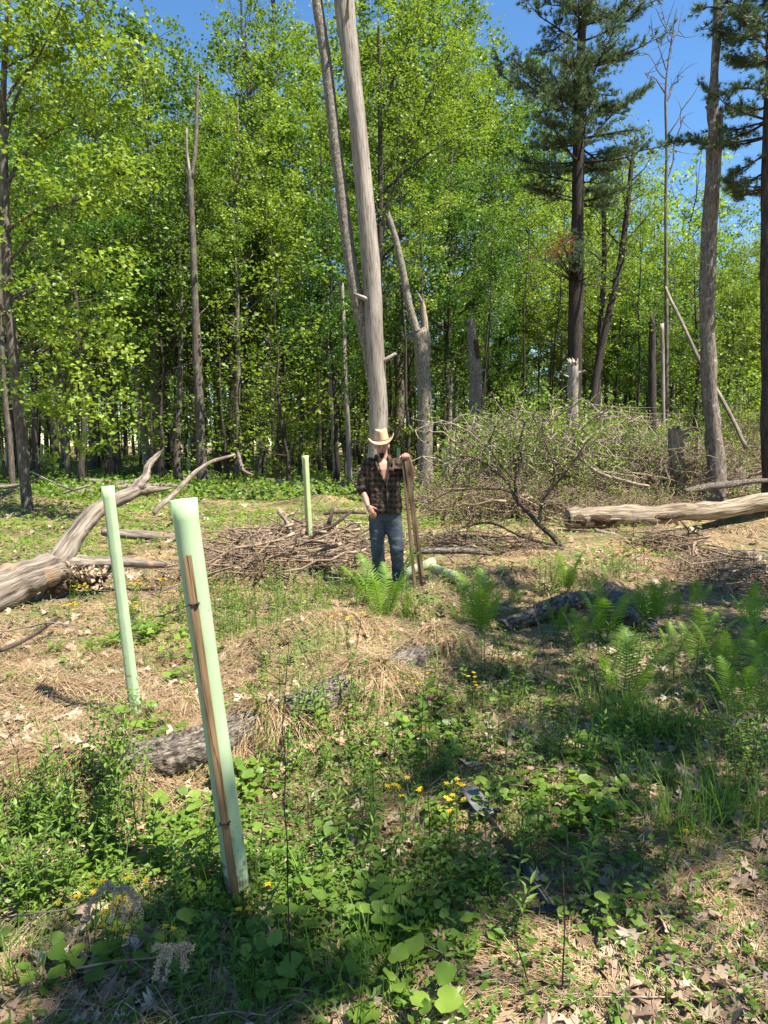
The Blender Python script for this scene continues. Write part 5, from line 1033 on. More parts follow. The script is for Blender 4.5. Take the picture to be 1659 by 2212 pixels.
# forest floor deadfall in the distance
def deadfall():
    rng = np.random.default_rng(107)
    for k in range(26):
        Y = rng.uniform(24, 50); X = rng.uniform(-.55, .12) * Y; L = rng.uniform(2, 6); a = rng.normal(0, .5); rr = rng.uniform(.05, .16)
        root = thing('fallen_log', (X, Y, H1(X, Y)), 'fallen grey trunk lying on the shaded floor of the far woods', 'log', 'fallen trunks on the woodland floor'); mb = MB(); d = np.array([math.cos(a), math.sin(a), rng.normal(0, .05)])
        t = np.linspace(-.5, .5, 8)[:, None]; mb.sweep(d * t * L + [0, 0, rr * .8] + rng.normal(0, .03, (8, 3)), np.linspace(rr, rr * .5, 8), 9, .06, rng, jag=.05); mb.build('trunk', M_DEAD, root)
deadfall()

# ---------------------------------------------------------------- ferns
def frond_mesh(seed, L=1.0):
    rng = np.random.default_rng(seed); mb = MB(); K = 26; t = np.linspace(0, 1, K)
    yy = .62 * t - .02 * t ** 2 + .10 * t ** 3; zz = t * .96 - .22 * t ** 3.2; P_ = np.stack([.03 * np.sin(t * 3 + seed), yy * .62, zz], -1) * L
    mb.sweep(P_, np.linspace(.0045, .0008, K) * L, 5, mat=1)
    T = nrm(np.gradient(P_, axis=0)); X = np.tile([1., 0, 0], (K, 1)); Nn = nrm(np.cross(X, T))
    m = 25; tt = np.linspace(.16, .985, m); ix = tt * (K - 1); i0 = np.minimum(ix.astype(int), K - 2); f = (ix - i0)[:, None]; B = P_[i0] * (1 - f) + P_[i0 + 1] * f; Tn = T[i0]; Nv = Nn[i0]
    ln = .20 * L * np.sin(np.clip((tt - .08) / .95, 0, 1) ** .62 * math.pi * .97) ** .8 + .004
    # each pinna: a tapering strip with lobed edges
    for s_ in (-1, 1):
        d = nrm(np.array([s_, 0, 0]) + Tn * .42 - Nv * .10 + rng.normal(0, .05, (m, 3))); nl = 8
        V = []; F = []; w0 = .026 * L
        q = np.linspace(0, 1, nl * 2 + 1); wd = w0 * (1 - q ** 1.5 * .85) * np.where(np.arange(len(q)) % 2, 1.0, .52)
        for i in range(m):
            for k, (a, b) in enumerate(zip(q, wd)):
                c = B[i] + d[i] * ln[i] * a - Nv[i] * ln[i] * .18 * a * a; sc = min(1, ln[i] / (.10 * L) + .25); V += [c - Tn[i] * b * .5 * sc, c + Tn[i] * b * .5 * sc]
        n2 = len(q); b0 = (np.arange(m) * n2 * 2)[:, None] + np.arange(n2 - 1)[None] * 2
        mb.add(np.array(V), np.stack([b0, b0 + 1, b0 + 3, b0 + 2], -1).reshape(-1, 4), np.repeat(rng.uniform(.2, .9, m), n2 * 2))
    return mb.mesh('frond', [M_FERN, M_STEM], smooth=False)
FRONDS = [frond_mesh(i) for i in range(3)]
def fern(px, py, h, n, label, tilt=(0, 0), spread=.30, seed=0):
    rng = np.random.default_rng(500 + seed); g = GH(px, py); root = thing('fern', tuple(g), label, 'fern', 'ferns'); root.rotation_euler = (tilt[1], tilt[0], 0); root.scale = (.68, .68, 1.05) if h > .8 else (1, 1, 1)
    for k in range(n):
        o = link('frond', FRONDS[k % 3], root); s_ = h * rng.uniform(.6, 1.15); a = k * 6.283 / n + rng.uniform(-.3, .3)
        o.scale = (s_ * rng.uniform(.75, 1), s_, s_); o.rotation_euler = (rng.uniform(-.08, .32) + (.30 - spread), rng.normal(0, .08), a); o.location = (.02 * -math.sin(a), .02 * math.cos(a), -.01)
FE = [(830, 1350, .84, 9, 'tallest fern in the middle, just in front of the man', .54), (1040, 1378, .62, 7, 'upright fern right of the dry grass mound, in line with the fallen tube', .30), (1226, 1280, .52, 8, 'sunlit fern below the rotted end of the hollow log', .30),
      (1082, 1243, .30, 3, 'small fern beside the end of the fallen tube', .3), (1206, 1372, .36, 4, 'small fern before the short blue-grey log', .3), (1302, 1385, .62, 5, 'narrow dark fern just left of the round dark log end', .38), (1384, 1345, .56, 5, 'fern just right of the round dark log end', .34),
      (1420, 1340, .48, 6, 'leaning fern second to the right of the round log end', .2), (1345, 1525, .58, 4, 'bright lime fern with upright fronds in front of the round log end', .30), (1592, 1560, .55, 4, 'bright lime fern drooping near the right edge', .24),
      (1650, 1560, .6, 5, 'fern at the right edge in front of the other edge fern', .24), (1640, 1445, .55, 5, 'shaded fern at the right edge, behind the bright pair', .28), (1512, 1440, .60, 5, 'shaded dark green fern between the log end and the right edge', .34), (1465, 1335, .40, 4, 'fern behind the shaded dark green one at right', .2),
      (402, 1420, .18, 3, 'tiny light fern beside the nearest tube', .25), (1500, 1310, .35, 4, 'small fern before the dark dead branch at right', .25), (1110, 1310, .34, 4, 'low fern left of the short blue-grey log', .3), (1310, 1265, .30, 3, 'thin small fern beyond the round log end', .3), (1360, 1560, .30, 3, 'low fern at the foot of the bright lime fern', .15)]
FE += [(1560, 1475, .5, 5, 'fern in half shade behind the drooping lime fern', .2), (1450, 1420, .45, 4, 'fern between the log end and the shaded dark green fern', .3), (1250, 1400, .38, 4, 'fern left of the narrow dark fern by the log end', .2), (1620, 1360, .5, 5, 'fern farthest back at the right edge', .3), (880, 1345, .4, 4, 'small fern at the right foot of the tall middle fern', .2), (1000, 1350, .4, 3, 'thin fern left of the upright fern by the dry mound', .3)]
for k, (a, b, h, n, lb, sp_) in enumerate(FE): fern(a, b, h, n, lb, spread=sp_, seed=k)

# ---------------------------------------------------------------- leafy plants one can tell from the carpet
def rosette_mesh(seed, n=9, R_=.09, Lf=.06):
    rng = np.random.default_rng(seed); mb = MB(); a = rng.uniform(0, 6.3, n); r = R_ * rng.uniform(.3, 1.1, n); h = rng.uniform(.03, .13, n)
    b = np.zeros((n, 3)); e = np.stack([np.cos(a) * r, np.sin(a) * r, h], -1); mb.tubes(bez(b, e * [.35, .35, .9], e, 4), np.tile([.0016, .0015, .0014, .001], (n, 1)), 4, 1)
    D = np.stack([np.cos(a), np.sin(a), rng.uniform(-.3, .5, n)], -1); U = rng.normal(0, .3, (n, 3)); U[:, 2] += 1; L = Lf * rng.uniform(.6, 1.25, n)
    mb.stamp(ROUND[0], ROUND[1], e, D, U, L * .95, L, rng.uniform(.2, 1, n)); return mb.mesh('leaves', [M_HERB, M_STEM], smooth=True)
def shoot_mesh(seed, H_=.36, n=26, Lf=.075, ns=3, w_=.24):
    rng = np.random.default_rng(seed); mb = MB()
    for q in range(ns):
        hh = H_ * rng.uniform(.65, 1.1); x, y = rng.normal(0, .035, 2); top = np.array([x * 2.4, y * 2.4, hh]); b = np.array([x, y, -.01]); mb.sweep(bez(b[None], ((b + top) / 2 + rng.normal(0, .01, 3))[None], top[None], 6)[0], np.linspace(.0028, .0012, 6), 5, mat=1)
        t = np.linspace(.22, 1, n); a = np.arange(n) * 2.4 + rng.uniform(0, 6); c = b + (top - b) * t[:, None]; D = np.stack([np.cos(a), np.sin(a), .25 + .9 * t ** 3 - .35 * (1 - t)], -1); U = np.tile([0, 0, 1.], (n, 1)) + rng.normal(0, .2, (n, 3))
        L = Lf * (1 - .45 * t) * rng.uniform(.7, 1.2, n); mb.stamp(LANCE[0], LANCE[1], c, D, U, L * w_, L, rng.uniform(.1, .9, n))
    return mb.mesh('leaves', [M_HERB, M_STEM], smooth=False)
ROS = [rosette_mesh(i, 8 + 2 * i, .07 + .015 * i, .05 + .006 * i) for i in range(4)]; SHO = [shoot_mesh(10, .34, 22, .075, 3), shoot_mesh(11, .26, 18, .06, 4), shoot_mesh(12, .42, 28, .08, 2), shoot_mesh(13, .20, 14, .055, 4, .4)]
FG = [(-400, 'left edge'), (232, 'second tree tube'), (460, 'nearest tree tube'), (700, 'bark log'), (900, 'spade blade'), (1150, 'spade handle'), (1345, 'bright lime fern'), (1592, 'drooping lime fern'), (2600, 'right edge')]
def fgpos(x, y):
    if y < 2.9: r = 'nearby '
    elif y < 4.6: r = 'further back '
    else: r = 'among the ferns '
    return r + between(x, y, FG)
def scatter_things(nm, meshes, spots, label, cat, group, rng, smin=.75, smax=1.25):
    for x, y in spots:
        s_ = rng.uniform(smin, smax); o = link(nm, meshes[rng.integers(len(meshes))]); o.location = (x, y, H1(x, y)); o.rotation_euler = (rng.normal(0, .08), rng.normal(0, .08), rng.uniform(0, 6.3)); o.scale = (s_, s_, s_); tag(o, label + fgpos(x, y), cat, group)
def spots_in(rng, boxes):
    r = []
    for px, py, rx, ry, n in boxes:
        for _ in range(n):
            g = GH(px + rng.normal(0, rx), min(py + rng.normal(0, ry), 2290)); r += [(g[0], g[1])] if clear(g[0], g[1]) else []
    return r
rng = np.random.default_rng(200)
scatter_things('round_leaved_plant', ROS, spots_in(rng, [(400, 1820, 60, 30, 7), (480, 1780, 60, 40, 4), (720, 1950, 90, 60, 14), (640, 2090, 50, 40, 6), (860, 2100, 70, 60, 6), (900, 2000, 70, 50, 6), (1050, 1600, 130, 60, 12), (960, 1640, 80, 40, 7), (1250, 1780, 110, 60, 14), (1180, 1850, 90, 60, 6), (340, 2080, 60, 40, 4), (330, 1370, 90, 20, 14), (200, 1420, 60, 15, 6), (420, 1440, 60, 30, 6), (350, 1580, 40, 20, 4), (560, 1620, 40, 30, 4), (520, 1690, 30, 20, 4), (1160, 1500, 120, 40, 6), (1450, 1650, 90, 60, 7), (60, 2130, 60, 40, 4), (1300, 1960, 60, 40, 3), (1120, 2050, 80, 50, 3), (1280, 1700, 80, 40, 6)]),
               'round-leaved plant ', 'plant', 'round-leaved low plants in the foreground', rng, .5, 1.05)
scatter_things('leafy_shoot', SHO, spots_in(rng, [(700, 1310, 110, 22, 26), (780, 1290, 60, 20, 10), (960, 1300, 90, 20, 16), (560, 1380, 60, 25, 12), (540, 1330, 60, 20, 8), (640, 1600, 60, 50, 9), (720, 1560, 60, 50, 7), (1000, 1470, 90, 40, 6), (120, 1820, 90, 50, 12), (60, 1760, 60, 30, 6), (100, 1950, 90, 50, 9), (240, 1880, 60, 40, 6), (440, 2080, 60, 60, 5), (1000, 1700, 90, 60, 7), (1500, 1480, 100, 50, 9), (1200, 1620, 90, 60, 6), (1250, 1250, 60, 18, 10), (1300, 1240, 60, 20, 8), (1600, 1650, 60, 60, 6), (1080, 1900, 120, 80, 4), (300, 1340, 90, 20, 12), (700, 1850, 90, 60, 5), (1400, 1430, 90, 40, 8)]),
               'narrow-leaved shoot ', 'plant', 'narrow-leaved shoots in the undergrowth', rng)

# small green shrublet, thin dark stems, flowers, seed heads
def shrublet():
    rng = np.random.default_rng(210); g = GH(262, 1690); root = thing('small_shrub', tuple(g), 'small bushy green shrublet growing at the left end of the bark log', 'shrub'); wd = MB(); cr = MB()
    b = np.zeros((16, 3)); e = rng.normal(0, .10, (16, 3)); e[:, 2] = rng.uniform(.12, .38, 16); pl = bez(b, e * [.4, .4, .7], e, 6); wd.tubes(pl, np.tile([.004, .0035, .003, .0025, .002, .001], (16, 1)), 4)
    k = rng.integers(2, 6, 700); i = rng.integers(0, 16, 700); C = pl[i, k] + rng.normal(0, .03, (700, 3)); U = rng.normal(0, .4, (700, 3)); U[:, 2] += 1; cr.stamp(KITE[0], KITE[1], C, rdir(rng, 700), U, .016, rng.uniform(.016, .03, 700), rng.uniform(.2, 1, 700))
    wd.build('stems', M_TWIG, root); cr.build('leaves', M_HERB, root, smooth=False)
shrublet()
def dark_stem(bx, by, tx, ty, label, seed, n=6, rr=.0028, m=M_TWIGD):
    rng = np.random.default_rng(seed); g = GH(bx, by); top = P(tx, ty, g[1] - rng.uniform(0, .1)) - g; o = MB(); t = np.linspace(0, 1, 9)[:, None]; p = top * t + rng.normal(0, .006, (9, 3)) * t; o.sweep(p, np.linspace(rr, rr * .4, 9), 6)
    i = rng.integers(3, 9, n); b = p[i]; d = rdir(rng, n, .8) * np.linalg.norm(top) * rng.uniform(.06, .18, (n, 1)); o.tubes(bez(b, b + d * .6, b + d, 4), np.tile([rr * .5, rr * .4, rr * .3, rr * .2], (n, 1)), 4)
    ob = o.build('dead_weed_stem', m); ob.location = tuple(g); tag(ob, label, 'stem', 'thin dead stems standing in the foreground')
for k, a in enumerate([(628, 2140, 612, 1480, 'tall thin dark dead stem crossing the lower middle right of the nearest tube'), (62, 1745, 15, 1560, 'thin dark stem leaning left at the left edge'), (1215, 2160, 1222, 1800, 'dark upright stem rising beside the spade handle'), (1308, 1560, 1248, 1290, 'slim dark stem leaning left in front of the fern thicket'),
                       (268, 2170, 285, 1990, 'brown stem in the lower left corner area under the fluffy seed head'), (1230, 1360, 1130, 1180, 'thin dark stem slanting left through the straw left of the sunlit fern'), (1180, 1430, 1140, 1250, 'thin dark twig leaning left among the ferns'), (1500, 1280, 1420, 1150, 'thin dark stem standing before the dead branch at right'),
                       (690, 1480, 640, 1370, 'short dark stem on the dry grass mound'), (556, 1380, 540, 1120, 'thin stem rising just right of the nearest tube against the meadow'), (600, 1370, 640, 1160, 'thin dark stem leaning right through the twig heap'), (505, 1290, 500, 1090, 'thin dark stem between the nearest tube and the square tube'),
                       (770, 1400, 800, 1200, 'slim stem beside the tall middle fern'), (1150, 2150, 1095, 1960, 'reddish thin stem left of the spade handle'), (930, 1830, 920, 1560, 'thin stem in the middle of the green foreground'), (1380, 1280, 1365, 1100, 'thin stem in front of the thicket, right of the sunlit fern')]):
    dark_stem(*a, 300 + k)
def flower_plant(px, py, h, n, label, seed, group='yellow-flowered plants', fs=.016):
    rng = np.random.default_rng(seed); g = GH(px, py); root = thing('yellow_flower_plant', tuple(g), label, 'flower', group); st = MB(); fl = MB()
    b = rng.normal(0, .02, (3, 3)) * [1, 1, 0]; m = np.array([0, 0, h * .75]) + rng.normal(0, .03, (3, 3)) * [1, 1, 0]; st.tubes(bez(b, (b + m) / 2, m, 4), np.tile([.002] * 4, (3, 1)), 4)
    e = np.array([0, 0, h]) + rng.normal(0, 1, (n, 3)) * [.05, .05, .02]; k = rng.integers(0, 3, n); st.tubes(bez(m[k], (m[k] + e) / 2 + [0, 0, .01], e, 3), np.tile([.0014] * 3, (n, 1)), 3)
    pet = 8; C = np.repeat(e, pet, 0); a = np.tile(np.arange(pet) * 6.283 / pet, n) + np.repeat(rng.uniform(0, 1, n), pet); D = np.stack([np.cos(a), np.sin(a), rng.normal(.1, .2, n * pet)], -1)
    for q in range(n):
        fl = MB(); s_ = slice(q * pet, q * pet + pet); fl.stamp(KITE[0], KITE[1], C[s_], D[s_], np.tile([0, 0, 1.], (pet, 1)), fs * .34, fs, rng.random(pet)); fl.stamp(KITE[0], KITE[1], e[q:q + 1] - [0, fs * .3, -.002], np.array([[0, 1., 0]]), np.array([[0, 0, 1.]]), fs * .6, fs * .6, 0.0); fl.build('flower_head', M_YEL, root, smooth=False)
    sl = 10; C = np.tile([0, 0, 0.], (sl, 1)) + rng.uniform(0, 1, (sl, 1)) * [0, 0, h * .7]; L = rng.uniform(.03, .055, sl); lf = MB(); lf.stamp(LANCE[0], LANCE[1], C, rdir(rng, sl), np.tile([0, 0, 1.], (sl, 1)), L * .4, L, rng.random(sl))
    st.build('stems', M_STEM, root); lf.build('leaves', M_HERB, root, smooth=False)
FL = [(880, 1835, .28, 9, 'yellow-flowered plant in the middle foreground left of the spade blade'), (980, 1830, .26, 9, 'yellow-flowered plant right beside the spade blade'), (965, 1850, .16, 4, 'short yellow-flowered plant under the spade blade'), (215, 2080, .26, 9, 'yellow ragged flowers beneath the larger fluffy seed head'), (245, 2090, .22, 6, 'yellow flowers right of the ones under the seed head'), (520, 2000, .12, 4, 'yellow flower at the foot of the nearest tube'), (340, 2100, .14, 3, 'pair of yellow flowers between the two fluffy seed heads'),
      (1017, 1530, .20, 6, 'pale yellow flowers in the right-middle undergrowth'), (1110, 1480, .18, 6, 'orange-yellow flowers left of the bright lime fern'), (910, 1520, .16, 3, 'single orange-yellow flower by the bark log'), (750, 1390, .20, 6, 'pale yellow flowers left of the tall middle fern'), (300, 1300, .20, 10, 'yellow flowers under the forked log, nearest to the second tube'), (190, 1300, .18, 9, 'yellow flowers in the sun below the forked log'), (150, 1345, .16, 7, 'low yellow flowers by the dark branch at left'), (350, 1290, .20, 6, 'yellow flowers between the two near tubes'), (440, 1665, .10, 4, 'yellow flower on top of the bark log beside the nearest tube'), (1440, 1900, .2, 3, 'orange flowers in the tall grass tuft at lower right'), (700, 1085, .22, 5, 'yellow flowers in the sunny meadow left of the man'), (290, 1345, .18, 7, 'yellow flowers among green leaves left of the second tube')]
for k, a in enumerate(FL): flower_plant(*a, 400 + k, fs=.016 if a[1] > 1500 else .02)
def seed_head(pts, Ys, hx, hy, hY, n, label, seed, droop=.10):
    rng = np.random.default_rng(seed); a, b = path(pts, None, Ys); a, b = dens(a, b, 16); root = thing('dried_seed_head', (a[0][0], a[0][1], H1(a[0][0], a[0][1])), label, 'dried plant', 'fluffy dried seed heads'); st = MB(); st.sweep(a, np.linspace(.0032, .0016, 16), 6)
    c = P(hx, hy, hY); fl = MB(); C = []
    for k in range(n):
        an = rng.uniform(-.2, math.pi + .2); r = rng.uniform(.02, .072); e = c + np.array([math.cos(an) * r * 1.05, rng.normal(0, .035), math.sin(an) * r * .35 - droop * rng.uniform(.2, 1.15)]); m = c + np.array([math.cos(an) * r * .7, 0, .03]); pl = bez(c[None], m[None], e[None], 12)
        st.tubes(pl, np.full((1, 12), .0009), 3); q = pl[0, 3:]; C.append(np.repeat(q, 22, 0) + rng.normal(0, .0036, (len(q) * 22, 3)))
    C = np.concatenate(C); fl.stamp(KITE[0], KITE[1], C, rdir(rng, len(C)), rdir(rng, len(C)), .0028, .0052, rng.random(len(C))); localise(root, st, fl); st.build('stem', M_TWIG, root); fl.build('seeds', M_SEED, root, smooth=False)
seed_head([(-140, 2020, 4), (-40, 1992, 4), (60, 1975, 4), (150, 1962, 4), (245, 1925, 3)], [2.0, 1.9, 1.8, 1.72, 1.66], 248, 1925, 1.66, 13, 'larger fluffy pale brown drooping seed head on a bent stalk, lower left', 431, .065)
seed_head([(165, 2092, 4), (240, 2078, 4), (320, 2070, 4), (372, 2062, 3)], [1.75, 1.7, 1.66, 1.64], 375, 2055, 1.64, 12, 'smaller fluffy dried seed head on a stalk near the bottom, right of the larger one', 432, .05)

# ---------------------------------------------------------------- brambles and brush
M_BRUSH = bark_mat('brush_stick', (.05, .035, .023), (.40, .29, .19), scale=14, bump=.4)
def heap_variant(seed, n=130):
    rng = np.random.default_rng(seed); wd = MB(); c = rng.normal(0, .55, (n, 3)) * [1, .7, 0]; c[:, 2] = rng.uniform(.02, .38, n) * np.exp(-(c[:, 0] ** 2 + c[:, 1] ** 2)); a = rng.normal(.3, .9, n)
    d = np.stack([np.cos(a), np.sin(a), rng.normal(0, .22, n)], -1) * rng.uniform(.2, .8, (n, 1)); b, e = c - d, c + d; b[:, 2] = np.maximum(b[:, 2], 0); e[:, 2] = np.maximum(e[:, 2], 0)
    pl = bez(b, c + rng.normal(0, .10, (n, 3)), e, 7); wd.tubes(pl, np.outer(rng.uniform(.004, .016, n), np.linspace(1, .4, 7)), 5)
    for _ in range(9):
        a_ = rng.normal(.2, .8); c_ = rng.normal(0, .4, 3) * [1, .6, 0] + [0, 0, rng.uniform(.05, .3)]; dd = np.array([math.cos(a_), math.sin(a_), rng.normal(0, .2)]) * rng.uniform(.3, .9); t_ = np.linspace(-1, 1, 7)[:, None]
        wd.sweep(c_ + dd * t_ + rng.normal(0, .03, (7, 3)), np.linspace(rng.uniform(.02, .038), .009, 7), 7, .08, rng, jag=.03)
    i = rng.integers(0, n, n * 3); b2 = pl[i, rng.integers(2, 7, n * 3)]; d = rdir(rng, n * 3, .3) * rng.uniform(.08, .35, (n * 3, 1)); wd.tubes(bez(b2, b2 + d * .5 + rng.normal(0, .03, d.shape), b2 + d, 4), np.tile([.0045, .0038, .003, .0015], (n * 3, 1)), 3)
    return wd.mesh('stems', M_BRUSH), None
def shrub_variant(seed, n=46, R_=1.3, Hh=1.7, leafn=700, nt=7):
    rng = np.random.default_rng(seed); wd = MB(); cr = MB(); a = rng.uniform(0, 6.3, n); r = R_ * rng.uniform(.35, 1.25, n); b = rng.normal(0, .22, (n, 3)) * [1, 1, 0]
    e = np.stack([np.cos(a) * r, np.sin(a) * r, rng.uniform(.05, 1.0, n) * Hh * .8], -1) + b; m = (b + e) / 2; m[:, 2] = np.maximum(e[:, 2] * .7, 0) + rng.uniform(.4, 1.1, n) * Hh * .7
    pl = bez(b, m, e, 9) + rng.normal(0, .03, (n, 9, 3)) * np.linspace(0, 1, 9)[None, :, None]; rr = np.outer(rng.uniform(.007, .019, n), np.linspace(1, .3, 9)); wd.tubes(pl, rr, 4, 0)
    i = np.repeat(np.arange(n), nt); k = rng.integers(2, 9, n * nt); b2 = pl[i, k]; d = rdir(rng, n * nt, .1) * rng.uniform(.15, .75, (n * nt, 1)); e2 = b2 + d; p2 = bez(b2, b2 + d * .5 + rng.normal(0, .08, d.shape), e2, 5); p2[..., 2] = np.maximum(p2[..., 2], .02); wd.tubes(p2, np.tile([.0085, .007, .006, .005, .003], (len(p2), 1)) * rng.uniform(.6, 1.2, (len(p2), 1)), 3, 0)
    i = rng.integers(0, len(p2), len(p2) // 2); b3 = p2[i, rng.integers(1, 5, len(i))]; d = rdir(rng, len(i)) * rng.uniform(.08, .35, (len(i), 1)); wd.tubes(bez(b3, b3 + d * .5 + rng.normal(0, .03, d.shape), b3 + d, 3), np.tile([.0055, .0045, .002], (len(i), 1)), 3, 0)
    if leafn:
        cc = p2[rng.integers(0, len(p2), leafn // 6), rng.integers(2, 5, leafn // 6)]; C = np.repeat(cc, 6, 0) + rng.normal(0, .06, (leafn // 6 * 6, 3)); U = rng.normal(0, .5, C.shape); U[:, 2] += 1; cr.stamp(KITE[0], KITE[1], C, rdir(rng, len(C)), U, .042, rng.uniform(.035, .07, len(C)), rng.uniform(.2, 1, len(C)))
    return wd.mesh('stems', M_TWIG if seed % 2 else M_BRUSH), (cr.mesh('leaves', M_LEAF, smooth=False) if leafn else None)
SHR = [shrub_variant(71, leafn=2200), shrub_variant(72, 50, 1.5, 1.4, 500), shrub_variant(73, 40, 1.1, 2.1, 6000), shrub_variant(74, 60, 1.7, 1.0, 900, 8), heap_variant(75), heap_variant(76, 90)]
rng = np.random.default_rng(220)
def shrub(k, px, py, sc, label, group=None, Y=None, name='bramble_shrub', cat='shrub'):
    g = G(px, py); x, y = (g[0], g[1]) if Y is None else (P(px, py, Y)[0], Y); t = thing(name, (x, y, H1(x, y) - .02), label, cat, group, rng.uniform(0, 6.3), sc); s_, l_ = SHR[k]; link('stems', s_, t)
    if l_: link('leaves', l_, t)
SB = [(0, 1120, 1108, 1.75), (0, 1195, 1102, 1.7), (2, 1160, 1098, 1.2), (2, 1090, 1085, 1.2), (0, 1180, 1075, 1.5), (0, 1260, 1085, 1.4), (0, 1330, 1070, 1.6), (1, 1420, 1085, 1.3), (0, 1060, 1080, 1.2), (0, 1500, 1080, 1.3), (1, 1075, 1100, 1.04), (3, 1010, 1095, 0.88), (1, 1150, 1080, 1.10), (3, 1200, 1110, 0.99), (0, 1130, 1060, 1.9), (2, 1230, 1060, 1.3), (2, 1150, 1070, 1.0), (2, 1380, 1060, 1.2), (1, 1240, 1075, 1.26), (3, 1320, 1085, 1.10), (0, 1250, 1045, 1.69), (1, 1360, 1060, 1.49), (0, 1380, 1045, 1.76), (1, 1440, 1075, 1.10), (0, 1180, 1035, 1.96), (3, 1430, 1055, 1.62), (1, 1500, 1065, 1.35), (0, 1330, 1030, 2.16), (1, 1560, 1050, 1.62), (2, 1550, 1030, 1.76), (0, 1480, 1030, 1.89), (1, 1630, 1025, 2.56), (1, 1600, 1020, 2.56), (2, 1290, 1020, 1.89), (0, 1100, 1035, 1.35), (3, 1000, 1130, 0.77), (1, 1110, 1130, 0.83), (3, 1280, 1130, 0.66), (3, 1390, 1120, 0.77)]
TH = [(950, 'forked snag'), (1060, 'hollow broken snag'), (1215, 'dark-stemmed bush'), (1300, 'pine'), (1380, 'bowed grey branch'), (1460, 'short thick stump'), (1540, 'tall peeling trunk'), (1580, 'leaning white pole'), (2000, 'right edge')]
def thlab(a, b, i, nm):
    q = min(TH[:-1], key=lambda t: abs(t[0] - a)); side = 'right of' if a > q[0] + 8 else ('left of' if a < q[0] - 8 else 'in front of'); far = 'near, ' if b > 1090 else ('middle, ' if b > 1040 else 'far, ')
    return nm + ', ' + far + '%s the %s' % (side, q[1])
for i, (a, b) in enumerate([(1000, 1100), (1060, 1125), (1120, 1090), (1180, 1095), (1250, 1080), (1310, 1088), (1370, 1072), (1430, 1080), (1500, 1070), (1100, 1060), (1220, 1050), (1350, 1045), (1470, 1050), (1580, 1060), (1150, 1120)]):
    shrub(4 + i % 2, a, b, 1.5 + .5 * (b < 1085), thlab(a, b, i, 'heap of fallen grey-brown sticks'), 'stick heaps under the thicket', name='brush_heap', cat='brush')
for i, (k, a, b, s_) in enumerate(SB): shrub(k, a, b, s_, thlab(a, b, i, ['tangled bramble with some leaves', 'grey tangle of bare canes', 'leafy bramble shrub', 'low wide bramble tangle'][k]), 'shrubs of the bramble thicket')
for k, a, b, s_ in [(3, 500, 1235, .38), (3, 600, 1215, .42), (1, 660, 1195, .32), (3, 700, 1215, .35), (3, 560, 1185, .38), (1, 470, 1265, .34), (3, 1560, 1230, .4), (3, 760, 1200, .28), (3, 1620, 1260, .42), (1, 600, 1185, .6), (3, 660, 1175, .6), (3, 720, 1185, .5), (3, 600, 1255, .5), (1, 700, 1230, .45), (3, 1440, 1190, .4), (3, 990, 1180, .35), (3, 1080, 1190, .4)]:
    shrub(4 + k % 2, a, b, s_ * 1.5 + .15, 'low dark twig heap ' + between((a - 829.5) / FOC * 10, 10, [(0, 'left edge'), (430, 'nearest tree tube'), (520, 'grey beam'), (575, 'weathered log end'), (615, 'upturned stub'), (650, 'square pale tube'), (690, 'dark V-shaped limb'), (735, 'V limb tip'), (900, 'three stakes'), (1040, 'fallen tube'), (1226, 'sunlit fern'), (1520, 'dead branch fork'), (1590, 'right dead branch'), (1700, 'right edge')]), 'low twig heaps in the clearing', name='twig_heap', cat='brush')
rng = np.random.default_rng(221)
for k, a, b, s_ in [(2, 1120, 1022, 1.7), (2, 1190, 1018, 1.9), (2, 1260, 1015, 1.9), (2, 1340, 1015, 1.8), (2, 1400, 1018, 1.7), (2, 1500, 1018, 1.9), (0, 1560, 1016, 2.2), (2, 1620, 1016, 2.2), (1, 1650, 1020, 2.6), (2, 1060, 1012, 1.6), (2, 660, 1005, 1.3), (2, 480, 1003, 1.3)]:
    shrub(k, a, b, s_, 'green woods-edge shrub ' + between((a - 829.5) / FOC * 10, 10), 'leafy shrubs at the edge of the woods')
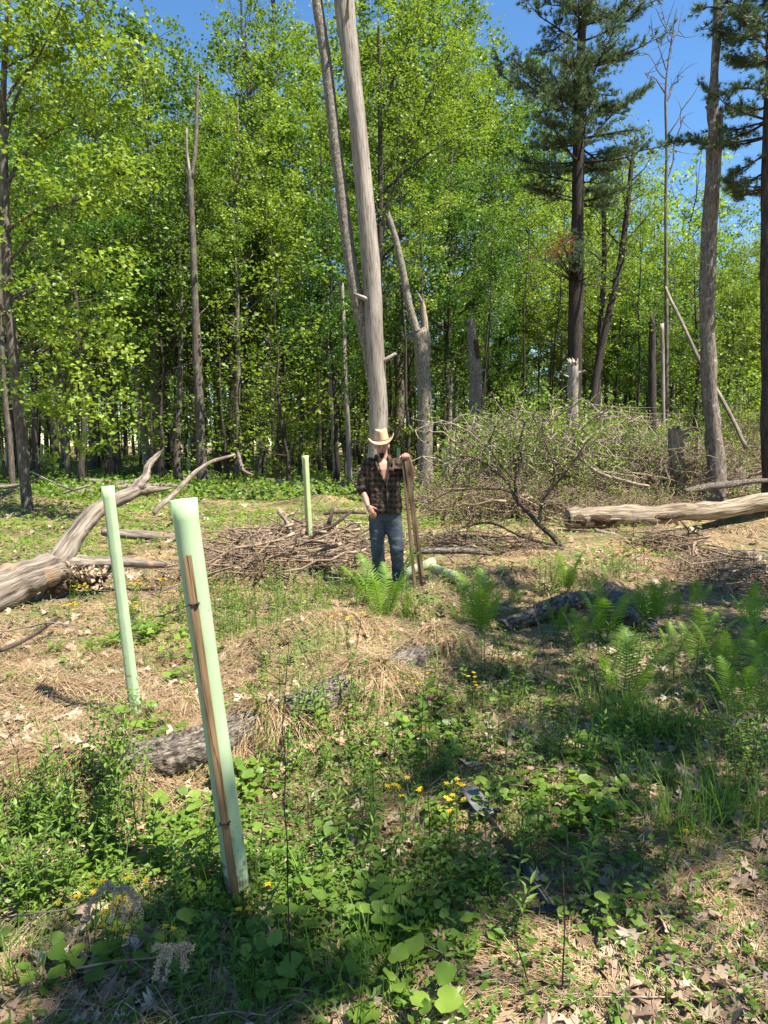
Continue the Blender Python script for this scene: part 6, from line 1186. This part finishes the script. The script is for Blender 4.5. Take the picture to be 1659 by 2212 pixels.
# the dark-stemmed bush arching out of the hollow log
def dark_bush():
    rng = np.random.default_rng(230); g = GH(1215, 1185); root = thing('dark_stemmed_bush', tuple(g), 'dark-stemmed bush arching left from beside the hollow log, small green leaves', 'shrub'); wd = MB(); cr = MB(); Y = g[1]
    mains = [[(1218, 1185, 14), (1190, 1155, 12), (1165, 1135, 11), (1140, 1105, 10), (1115, 1080, 9), (1100, 1060, 7), (1040, 1055, 5), (970, 1062, 3), (925, 1090, 2)], [(1120, 1085, 8), (1112, 1040, 7), (1128, 1000, 6), (1122, 960, 5), (1135, 910, 3)], [(1118, 1075, 6), (1085, 1030, 5), (1030, 990, 4), (985, 985, 2)], [(1165, 1135, 7), (1172, 1080, 6), (1200, 1030, 5), (1180, 960, 3), (1150, 900, 2)], [(1112, 1040, 5), (1060, 970, 4), (1070, 920, 2)], [(1172, 1080, 5), (1230, 1010, 4), (1270, 950, 2)], [(1218, 1185, 8), (1130, 1160, 6), (1060, 1130, 4), (1000, 1140, 2)]]
    for q, m in enumerate(mains):
        a, b = path(m, None, [Y - .1 * k * (q % 3 - 1) - .1 for k in range(len(m))]); a, b = dens(a, b, 16); wd.sweep(a, b, 6, .05, rng, caps=False); n = 26; k = rng.integers(3, 16, n); d = rdir(rng, n, .1) * rng.uniform(.15, .75, (n, 1)); p2 = bez(a[k], a[k] + d * .5 + rng.normal(0, .06, d.shape), a[k] + d, 5); wd.tubes(p2, np.tile([.006, .005, .004, .003, .0015], (n, 1)), 3)
        k = rng.integers(0, n, n * 3); b3 = p2[k, rng.integers(1, 5, n * 3)]; d = rdir(rng, n * 3) * rng.uniform(.1, .4, (n * 3, 1)); p3 = bez(b3, b3 + d * .5, b3 + d, 4); wd.tubes(p3, np.tile([.003, .0025, .002, .001], (n * 3, 1)), 3)
        N = 170; C = p3[rng.integers(0, n * 3, N), rng.integers(1, 4, N)] + rng.normal(0, .03, (N, 3)); U = rng.normal(0, .5, (N, 3)); U[:, 2] += 1; cr.stamp(KITE[0], KITE[1], C, rdir(rng, N), U, .032, rng.uniform(.03, .055, N), rng.uniform(0, .9, N))
    localise(root, wd, cr); wd.build('stems', M_TWIGD, root); cr.build('leaves', M_HERB, root, smooth=False)
dark_bush()

# ---------------------------------------------------------------- trees beside and behind the camera that shade the foreground
rng = np.random.default_rng(240)
for k, (v, x, y, h) in enumerate(SHADE): put_tree(v, x, y, h, 'tall leafy tree standing beside and behind the viewpoint, shading the foreground', 'shade trees around the viewpoint', rz=rng.uniform(0, 6.3), wide=1.1)
